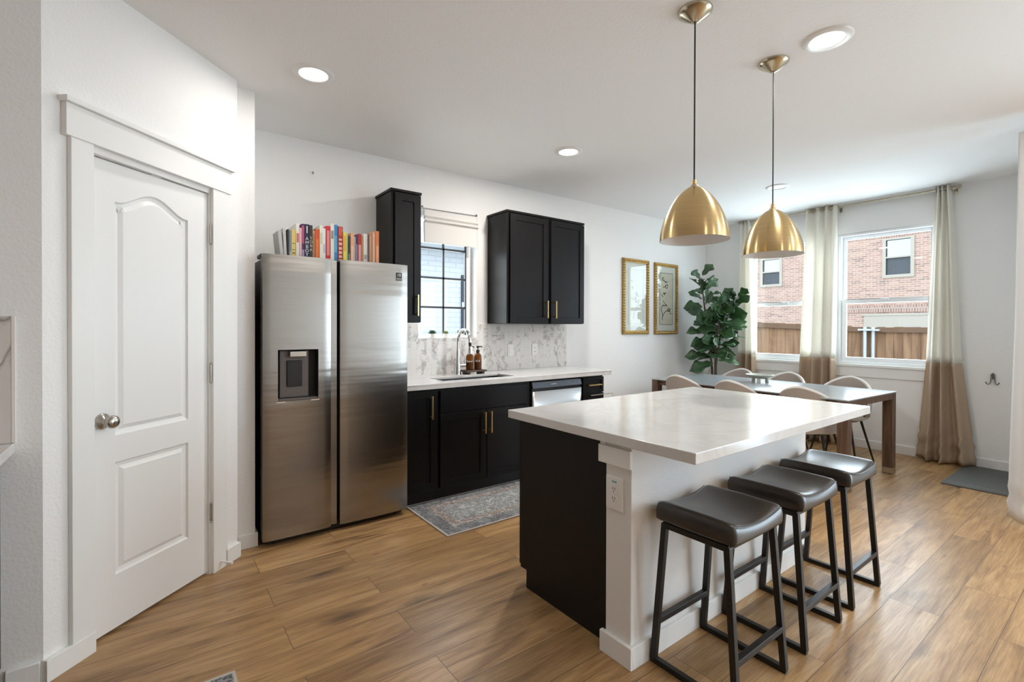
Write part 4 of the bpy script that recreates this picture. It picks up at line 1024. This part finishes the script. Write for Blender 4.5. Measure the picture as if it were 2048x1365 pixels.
for x, y, pw, lab in ((3.3, -.9, .5, 'added unseen recessed light of the living room nearest the sliding door'),
                      (.9, -1.8, .6, 'added unseen recessed light in the middle of the living room'), (2.6, -3.2, 1.2, 'added unseen recessed light near the right of the rear wall')):
    recessed(x, y, lab, power=LAMP*pw)  # unseen downlights, added to lift the interior brightness
recessed(3.98, .28, 'added recessed light before the dining nook, out of view', power=LAMP*.3)  # out-of-view lamp added to brighten the dining wall

# ------------------------------------------------------------------ dining table
TC = Vector((5.01, 2.43, 0)); TR = -.05
t = thing('dining_table', TC, 'long dining table with grey glass top and walnut legs', 'dining table', rotz=TR)
TM = Matrix.Translation(TC) @ Matrix.Rotation(TR, 4, 'Z')
hx, hy = .505, .985
m = MB(TM); m.box(-hx, hx, -hy, hy, .738, .750); m.build('tabletop', M['tabletop'], t, bevel=.0025)
m = MB(TM)
m.box(-hx+.02, hx-.02, -hy+.005, -hy+.03, .685, .738); m.box(-hx+.02, hx-.02, hy-.03, hy-.005, .685, .738); m.box(-hx+.03, -hx+.055, -hy+.03, hy-.03, .685, .738); m.box(hx-.055, hx-.03, -hy+.03, hy-.03, .685, .738)
m.build('apron', M['walnut'], t)
for sx in (-1, 1):
    for sy in (-1, 1):
        cx, cy = sx*(hx-.044), sy*(hy-.044)
        m = MB(TM); m.box(cx-.04, cx+.04, cy-.04, cy+.04, .06, .738); lg = m.build('leg', M['walnut'], t, bevel=.004)
        m = MB(TM); m.box(cx-.041, cx+.041, cy-.041, cy+.041, 0, .06); m.build('foot_cap', M['nickel'], lg, bevel=.003)
# bowl
t = thing('footed_bowl', (5.19, 2.53, .75), 'sage green footed bowl in the middle of the dining table', 'bowl')
m = MB(); m.lathe([(.02, .790), (.09, .797), (.125, .815), (.138, .832), (.134, .833), (.118, .818), (.08, .804), (.002, .800)], (5.19, 2.53, 0), 40); m.build('dish', M['bowl'], t, smooth=True, ang=60)
for a in (R(200), R(320), R(80)):
    x, y = 5.19+.075*math.cos(a), 2.53+.075*math.sin(a)
    m = MB(); m.lathe([(.014, .750), (.017, .752), (.018, .775), (.012, .795), (.004, .800)], (x, y, 0), 14); m.build('foot', M['bowlfoot'], t, smooth=True)

# ------------------------------------------------------------------ dining chairs
def make_chair(label):
    c = thing('dining_chair', (0, 0, 0), label, 'dining chair', 'upholstered shell chairs around the dining table')
    # faces +x, back at -x
    m = MB(); m.lathe([(.05, .418), (.19, .425), (.222, .442), (.232, .462), (.222, .482), (.17, .492), (.002, .494)], (0, 0, 0), 40); m.build('seat', M['seatfab'], c, smooth=True, ang=80)
    A = R(105); nu = 36
    def shell(off):
        def fn(u, v):
            th = -A + 2*A*u; w = abs(2*u-1)
            ztop = .815 - .30*(w**1.65) ; zbot = .47-.05*(1-w) 
            ztop = max(ztop, zbot+.05)
            z = zbot+(ztop-zbot)*v
            r = .245+.035*v*(1-.4*w) - off
            return (-r*math.cos(th)*1.0+.0, r*math.sin(th)*.97, z)
        return fn
    m = MB(); fo, fi = shell(0), shell(.032); nv = 10
    go = [[m.v(fo(i/nu, j/nv)) for i in range(nu+1)] for j in range(nv+1)]; gi = [[m.v(fi(i/nu, j/nv)) for i in range(nu+1)] for j in range(nv+1)]
    for j in range(nv):
        for i in range(nu): m.face([go[j][i], go[j][i+1], go[j+1][i+1], go[j+1][i]]); m.face([gi[j][i], gi[j+1][i], gi[j+1][i+1], gi[j][i+1]])
    for i in range(nu): m.face([go[0][i], gi[0][i], gi[0][i+1], go[0][i+1]])
    for i in range(nu): m.face([go[nv][i], go[nv][i+1], gi[nv][i+1], gi[nv][i]])
    for j in range(nv): m.face([go[j][0], go[j+1][0], gi[j+1][0], gi[j][0]]); m.face([go[j][nu], gi[j][nu], gi[j+1][nu], go[j+1][nu]])
    bk = m.build('backrest', M['chairfab'], c, smooth=True, ang=60)
    m = MB(); m.tube([(Vector(fo(i/nu, 1))+Vector(fi(i/nu, 1)))/2+Vector((0, 0, .002)) for i in range(nu+1)], .016, 8); m.build('piping', M['pipe'], bk, smooth=True)
    m = MB(); m.lathe([(.15, .408), (.15, .420), (.002, .420)], (0, 0, 0), 24); m.build('base_plate', M['blackmetal'], c)
    for sx in (-1, 1):
        for sy in (-1, 1):
            m = MB(); m.tube([(sx*.13, sy*.13, .412), (sx*.215, sy*.215, 0)], [.012, .008], 8); m.build('leg', M['blackmetal'], c, smooth=True)
    return c
ch0 = make_chair('shell dining chair nearest the kitchen wall, on the island side')
ch0.location = (4.70, 3.02, 0); ch0.rotation_euler = (0, 0, -.05)
for loc, rz, lab in (((4.67, 2.43, 0), -.05, 'middle shell dining chair on the island side of the table'),
                     ((4.69, 1.83, 0), .03, 'shell dining chair at the open end on the island side'),
                     ((5.56, 3.06, 0), PI-.05, 'shell dining chair on window side beneath the potted plant'),
                     ((5.54, 2.50, 0), PI-.05, 'middle shell dining chair on the window side, behind bowl'),
                     ((5.55, 1.90, 0), PI-.02, 'shell dining chair at the open end on the window side')):
    c = copy_tree(ch0); c.location = loc; c.rotation_euler = (0, 0, rz); c['label'] = lab

# ------------------------------------------------------------------ curtains
def curtain(name, label, ztop, keys, X, nf, amp, split, mats, group, cat='curtain', xkeys=None, seed=0, ncol=90):
    """keys: (z, y_left, y_right) from the top down"""
    rnd = random.Random(seed); ph = rnd.random()*6
    t = thing(name, (X, (keys[0][1]+keys[0][2])/2, 0), label, cat, group)
    zs = [k[0] for k in keys]
    def at(z):
        for a, b in zip(keys, keys[1:]):
            if b[0] <= z <= a[0]:
                f = (a[0]-z)/(a[0]-b[0]); f = f*f*(3-2*f) if False else f
                return a[1]+(b[1]-a[1])*f, a[2]+(b[2]-a[2])*f
        return keys[-1][1], keys[-1][2]
    def fn(u, z):
        l, r = at(z); vv = (ztop-z)/(ztop-zs[-1])
        y = l+(r-l)*u
        uu = u + .035*math.sin(2*PI*u*1.3+ph)
        A = amp*(.75+.75*vv)
        x = X + A*math.sin(2*PI*nf*uu+ph) + .35*A*math.sin(2*PI*nf*2.1*uu+ph*2)*vv
        if xkeys: x += xkeys(u, vv)
        if vv > .9: x += .012*math.sin(40*z+9*u); y += .006*math.sin(55*z+14*u)
        return (x, y, z)
    def panel(nm, za, zb, mat, nv):
        m = MB(); m.grid(lambda u, v: fn(u, za+(zb-za)*v), ncol, nv); return m.build(nm, mat, t, smooth=True, solid=.003, ang=80)
    if split:
        panel('cream_panel', ztop, split, mats[0], 26); panel('beige_hem', split, zs[-1], mats[1], 26)
    else:
        panel('cloth', ztop, zs[-1], mats[0], 50)
    return t, fn
CX_ = XW-.085
G = 'two-tone curtains on the dining windows'
t, _ = curtain('curtain', 'two-tone cream and beige curtain right of both dining windows, puddling on floor', 2.735, [(2.735, 1.215, 1.335), (2.3, 1.19, 1.35), (.98, 1.128, 1.402), (.35, 1.055, 1.45), (.013, 1.02, 1.48)], CX_, 3.2, .042, .985, (M['cream'], M['beige']), G, xkeys=lambda u, v: -.12*max(0, v-.45)**1.5*math.sin(PI*u), seed=3)
for y in (1.24, 1.285, 1.325):
    m = MB(); m.tube([(CX_+.022*math.cos(a), y+.004*math.sin(a), 2.70+.022*math.sin(a)) for a in [2*PI*k/14 for k in range(15)]], .004, 6, cap=False); m.build('grommet', M['nickel'], t, smooth=True)
t, _ = curtain('curtain', 'two-tone cream and beige curtain between the two dining windows', 2.74, [(2.74, 2.185, 2.515), (.98, 2.195, 2.575), (.004, 2.17, 2.62)], CX_, 3.5, .040, .985, (M['cream'], M['beige']), G, seed=5)
for y in (2.23, 2.36, 2.48):
    m = MB(); m.tube([(CX_+.024*math.cos(a), y+.004*math.sin(a), 2.705+.024*math.sin(a)) for a in [2*PI*k/14 for k in range(15)]], .004, 6, cap=False); m.build('grommet', M['brass'], t, smooth=True)
t, _ = curtain('curtain', 'narrow two-tone curtain behind the potted plant at left of window', 2.735, [(2.735, 3.187, 3.305), (.98, 3.105, 3.324), (.004, 3.07, 3.34)], CX_, 2.4, .030, .985, (M['cream'], M['beige']), G, seed=9)
t = thing('curtain_rod', (CX_, 2.24, 2.708), 'long brass curtain rod above both dining windows', 'curtain rod')
m = MB(); m.tube([(CX_, 1.17, 2.702), (CX_, 3.31, 2.718)], .010, 12); m.build('rod', M['canopy'], t, smooth=True)
for y, z in ((1.165, 2.702), (3.318, 2.718)):
    m = MB(); m.lathe([(.013, -.01), (.016, 0), (.016, .022), (.012, .028)], (CX_, y, z), 16, axis=(0, -1 if y < 2 else 1, 0)); m.build('finial', M['canopy'], t, smooth=True)
for y, z in ((1.19, 2.702), (2.18, 2.709), (3.295, 2.718)):
    m = MB(); m.box(CX_-.006, XW, y-.006, y+.006, z-.02, z-.008); m.box(XW-.006, XW, y-.012, y+.012, z-.055, z+.0); m.build('bracket', M['canopy'], t)
# white curtain at right edge
XC = 4.63
t, _ = curtain('curtain', 'plain white floor-length curtain hanging right of the wall hook and doormat', 2.63, [(2.63, .558, -.35), (1.4, .575, -.36), (.5, .60, -.38), (.03, .612, -.40)], XC, 5, .03, None, (M['whitecurtain'],), None, xkeys=lambda u, v: -.02+.13*v*math.exp(-u*9), seed=4)
t = thing('curtain_rod', (XC, .3, 2.655), 'dark curtain rod end at upper right edge above white curtain', 'curtain rod')
m = MB(); m.tube([(XC, .50, 2.66), (XC, -2.9, 2.66)], .011, 12); m.build('rod', M['hook'], t, smooth=True)
m = MB(); m.box(XC-.008, XL, .47, .485, 2.64, 2.655); m.box(XC-.008, XL, -2.85, -2.83, 2.64, 2.655); m.build('bracket', M['hook'], t)

# ------------------------------------------------------------------ prints on the kitchen wall
def print_frame(x0, x1, z0, z1, label, kind):
    t = thing('framed_print', ((x0+x1)/2, YK, (z0+z1)/2), label, 'framed print', 'gold framed prints beside the plant')
    fw = .046; y0 = YK-.028
    m = MB(); slab_holes(m, lambda u, d, z: (u, YK-d, z), x0, x1, z0, z1, .0, .02, [(x0+fw, x1-fw, z0+fw, z1-fw)]); fr = m.build('frame', M['golddark'], t, bevel=.004)
    m = MB()
    def beads(a, b, fixed, horiz):
        n = int((b-a)/.033)
        for k in range(n+1):
            p = a+(b-a)*k/n
            m.ball((p, y0+.004, fixed) if horiz else (fixed, y0+.004, p), .0148, 8)
    beads(x0+.023, x1-.023, z0+.023, True); beads(x0+.023, x1-.023, z1-.023, True); beads(z0+.05, z1-.05, x0+.023, False); beads(z0+.05, z1-.05, x1-.023, False)
    m.build('beading', M['gold'], fr, smooth=True, weld=False)
    m = MB(); m.box(x0+fw-.002, x1-fw+.002, YK-.008, YK-.002, z0+fw-.002, z1-fw+.002); m.build('matboard', M['matboard'], t)
    a0, a1, b0, b1 = x0+.115, x1-.115, z0+.13, z1-.13
    m = MB(); m.box(a0, a1, YK-.0095, YK-.008, b0, b1); art = m.build('artwork', M['artpaper'] if kind else M['matboard'], t)
    m = MB(); slab_holes(m, lambda u, d, z: (u, YK-d, z), a0-.006, a1+.006, b0-.006, b1+.006, .008, .0102, [(a0, a1, b0, b1)]); m.build('border_line', M['ink'] if kind else M['palepaint'], art)
    m = MB(); W_, H_ = a1-a0, b1-b0; yy = YK-.0102; rnd = random.Random(11+kind)
    P = lambda u, v: (a0+W_*u, yy, b0+H_*v)
    def stroke(pts, w):
        m.tube([P(*p) for p in pts], w, 5)
    def leafblob(u, v, an, L):
        c, s_ = math.cos(an), math.sin(an)
        m.tube([(P(u, v)[0]+c*L*q, yy, P(u, v)[2]+s_*L*q) for q in (-.5, -.2, .2, .5)], [.001, L*.14, L*.13, .001], 6)
    if kind:
        stroke([(.18, .08), (.22, .16), (.34, .22), (.5, .26), (.72, .27)], .004); stroke([(.2, .12), (.2, .20), (.1, .28), (.14, .34), (.3, .37)], .004)
        for u, v in ((.6, .29), (.75, .26), (.85, .22), (.7, .31), (.8, .30), (.25, .38), (.4, .37), (.5, .38), (.35, .41), (.28, .45), (.15, .57), (.32, .60), (.22, .54), (.4, .61), (.3, .73), (.45, .75), (.55, .72), (.6, .77), (.4, .84), (.3, .86), (.5, .83), (.2, .88), (.25, .91)):
            leafblob(u, v, rnd.choice((.5, 2.4, 2.0, .9, 0.1)), rnd.uniform(.03, .055))
        m.build('ink_drawing', M['ink'], art, smooth=True)
    else:
        stroke([(.3, .1), (.45, .25), (.6, .3), (.7, .45)], .003); stroke([(.3, .55), (.5, .6), (.7, .5)], .003)
        for k in range(12): leafblob(rnd.uniform(.2, .8), rnd.uniform(.1, .8), rnd.uniform(0, 3), .035)
        m.build('faint_drawing', M['palepaint'], art, smooth=True)
    m = MB(); m.box(x0+fw-.003, x1-fw+.003, YK-.0145, YK-.0125, z0+fw-.003, z1-fw+.003); m.build('glass', M['glass'], t)
print_frame(4.551, 5.052, 1.244, 2.172, 'gold framed print with faded pale image, nearer the kitchen', 0)
print_frame(5.168, 5.664, 1.240, 2.167, 'gold framed print with dark botanical drawing, beside the plant', 1)

# ------------------------------------------------------------------ fiddle leaf fig
TXP, TYP = 5.86, 3.44
t = thing('fiddle_leaf_fig', (TXP, TYP, 0), 'tall fiddle leaf fig in the corner between prints and window', 'potted plant')
m = MB(); m.lathe([(.13, 0), (.15, .02), (.17, .34), (.16, .34), (.15, .31), (.002, .31)], (TXP, TYP, 0), 32); m.build('pot', M['pot'], t, smooth=True)
m = MB(); m.lathe([(.148, .30), (.10, .315), (.002, .32)], (TXP, TYP, 0), 20); m.build('soil', M['soil'], t)
lat = Vector((cr.x, cr.y, 0)).normalized(); dep = Vector((cf.x, cf.y, 0)).normalized()
T0 = Vector((TXP, TYP, 0))
branches = [
 [(-.02, 0, .31), (-.03, .0, .80), (-.07, .02, 1.20), (-.12, .03, 1.60), (-.17, .02, 1.98)],
 [(.02, 0, .31), (.02, .0, .85), (.06, -.03, 1.20), (.16, -.05, 1.50), (.27, -.06, 1.72)],
 [(.0, .02, .31), (.0, -.03, .75), (-.01, -.06, 1.10), (.02, -.10, 1.40), (.06, -.10, 1.62)],
]
def bp_(p): return T0 + lat*p[0] + dep*p[1] + Vector((0, 0, p[2]))
m = MB()
for b in branches: m.tube([bp_(p) for p in b], [.016, .014, .012, .010, .006], 8)
m.build('stem', M['bark'], t, smooth=True)
rnd = random.Random(21)
m = MB(); mv = MB()
def leaf(base, d, L, wid, up):
    d = d.normalized(); side = d.cross(up).normalized(); nrm = side.cross(d).normalized()
    curl = rnd.uniform(.05, .35); fold = rnd.uniform(.12, .32); n = 13; rows = []
    for k in range(n+1):
        s = math.sin(PI/2*k/n)
        w = wid*(.46*math.exp(-((s-.20)/.17)**2) + math.exp(-((s-.66)/.27)**2))*math.sqrt(max(.0009, 1-max(0, (s-.70)/.30)**2))*min(1, s*8+.10)
        c = base + d*(L*s) - Vector((0, 0, 1))*(curl*L*s*s)
        row = []
        for q in (-1, -.55, 0, .55, 1):
            ww = .008*math.sin(s*17+q*3)*abs(q)
            row.append(c + side*(w*q) + nrm*(fold*w*abs(q)+ww))
        rows.append(row)
    rr = [[m.v(p) for p in r] for r in rows]
    for a, b in zip(rr, rr[1:]):
        for i in range(4): m.face([a[i], a[i+1], b[i+1], b[i]])
    mv.tube([r[2] for r in rows[:-1]], [.0026*(1-.7*k/n) for k in range(n)], 4)
    for k in (3, 5, 7, 9):
        for e in (0, 4): mv.tube([rows[k][2], rows[min(k+1, n-1)][1 if e == 0 else 3], rows[min(k+2, n-1)][e].lerp(rows[min(k+2, n-1)][2], .15)], .0011, 3)
def inside(p): return p.y < YK-.03 and p.x < XW-.14
def try_leaf(p, az, el, L):
    for tries in range(8):
        d = Vector((math.cos(az)*math.cos(el), math.sin(az)*math.cos(el), math.sin(el)))
        tip = p + d*L*1.05; wd = L*rnd.uniform(.27, .34)
        if tip.y < YK-.12 and tip.x < XW-.22 and tip.z > .80:
            leaf(p+d*.03, d, L, wd, Vector((rnd.uniform(-1.2, .1), rnd.uniform(-1.2, .1), rnd.uniform(.2, .9)))); return
        az += 1.1
k = 0
for bi, b in enumerate(branches):
    pts = [bp_(p) for p in b]
    for q in range(32 if bi < 2 else 26):
        s = .34+.66*q/(31 if bi < 2 else 25); f = s*(len(pts)-1); i = min(int(f), len(pts)-2); p = pts[i].lerp(pts[i+1], f-i)
        az = k*2.39996+rnd.uniform(-.3, .3); k += 1
        el = -.45+1.25*s+rnd.uniform(-.25, .25)
        try_leaf(p, az, min(el, 1.05), rnd.uniform(.23, .31)*(1.05 if s < .8 else .85))
fo_ = m.build('foliage', M['leaf'], t, smooth=True, solid=.0012, ang=80, weld=False)
mv.build('leaf_veins', plain('leaf_vein', (.13, .22, .08), .5), fo_, smooth=True, weld=False)

# ------------------------------------------------------------------ hook, mats, rugs
t = thing('wall_hook', (XW, .92, .86), 'dark metal double hook on the wall right of the curtains', 'hook')
m = MB(); hk = [(XW-.012, .920+sg*.0, .9) for sg in (0,)]
for sg in (-1, 1):
    m.tube([(XW-.010, .920, .905), (XW-.012, .920+sg*.012, .895), (XW-.014, .920+sg*.014, .83), (XW-.022, .920+sg*.02, .806), (XW-.03, .920+sg*.034, .803), (XW-.034, .920+sg*.044, .815), (XW-.034, .920+sg*.045, .825)], .0045, 8)
m.build('prong', M['hook'], t, smooth=True)
m = MB(); m.box(XW-.008, XW, .912, .928, .85, .91); m.build('back_plate', M['hook'], t, bevel=.002)
m = MB(); m.box(5.41, 6.32, .66, 1.10, 0, .010); o = m.build('doormat', M['mat'], bevel=.003); tag(o, 'dark charcoal doormat on the floor by the right curtain', 'doormat')
m = MB(); m.box(5.47, 5.478, .66, 1.10, .0095, .0115); m.box(5.50, 5.508, .66, 1.10, .0095, .0115); m.build('border_stripe', plain('mat_stripe', (.20, .21, .20), .9), o)
m = MB(); m.box(1.497, 2.95, 2.672, 3.302, .001, .009); tag(m.build('runner_rug', rug_mat('faded_oriental_rug', 2.2235, 2.987, .7265, .315)), 'faded grey patterned runner rug before the sink cabinets', 'rug')
m = MB(); m.box(-.42, .257, 1.35, 2.110, .001, .009); tag(m.build('rug', rug_mat('faded_rug_corner', -.0815, 1.73, .3385, .38)), 'corner of a grey patterned rug at bottom edge of photo', 'rug')

# ------------------------------------------------------------------ range-side counter at left edge
t = thing('base_cabinet', (-1.2, 2.46, 0), 'dark base cabinet at the far left edge under white counter', 'cabinet')
m = MB(); m.box(-2.4, -.432, 1.86, 2.476, .10, .866); m.build('body', M['black'], t)
m = MB(); m.box(-2.4, -.44, 1.93, 2.476, 0, .10); m.build('toe_kick', M['toe'], t)
m = MB(); m.box(-2.4, -.394, 1.83, 2.476, .868, .905); tag(m.build('countertop', M['quartz'], bevel=.003), 'end of a white countertop at far left edge', 'countertop')
m, tt_, b_ = nodes('marble_hexagon_tile')
v_ = coord(tt_); nz_ = N(tt_, 'ShaderNodeTexNoise', Scale=4., Detail=5., Distortion=1.4); tt_.links.new(v_, nz_.inputs['Vector'])
r_ = ramp(tt_, [(.40, (.66, .62, .58)), (.49, (.30, .27, .25)), (.53, (.52, .48, .45)), (.60, (.66, .62, .58))]); tt_.links.new(nz_.outputs[0], r_.inputs[0]); tt_.links.new(r_.outputs[0], b_.inputs['Base Color']); b_.inputs['Roughness'].default_value = .2
hexm = m
t = thing('wall_tile_panel', (-.8, 2.478, .906), 'marble hexagon tile backsplash at the far left edge', 'backsplash', kind=ST)
m = MB(); m.box(-2.4, -.402, 2.469, 2.478, .906, 1.362); m.build('tile', hexm, t)
m = MB()
rh = .10; 
for iz in range(4):
    for ix in range(12):
        cx = -.45-.1732*ix - (.0866 if iz % 2 else 0); cz = .96+.15*iz
        for k in range(6):
            a0, a1 = PI/6+k*PI/3, PI/6+(k+1)*PI/3
            p, q = (cx+rh*math.cos(a0), cz+rh*math.sin(a0)), (cx+rh*math.cos(a1), cz+rh*math.sin(a1))
            if k < 3 and max(p[0], q[0]) < -.404 and min(p[1], q[1]) > .908 and max(p[1], q[1]) < 1.36: m.tube([(p[0], 2.4692, p[1]), (q[0], 2.4692, q[1])], .0015, 4)
m.build('grout', M['caulk'], t, weld=False)
m = MB(); m.box(-.402, -.390, 2.467, 2.478, .906, 1.364); m.build('edge_strip', M['caulk'], t, bevel=.002)
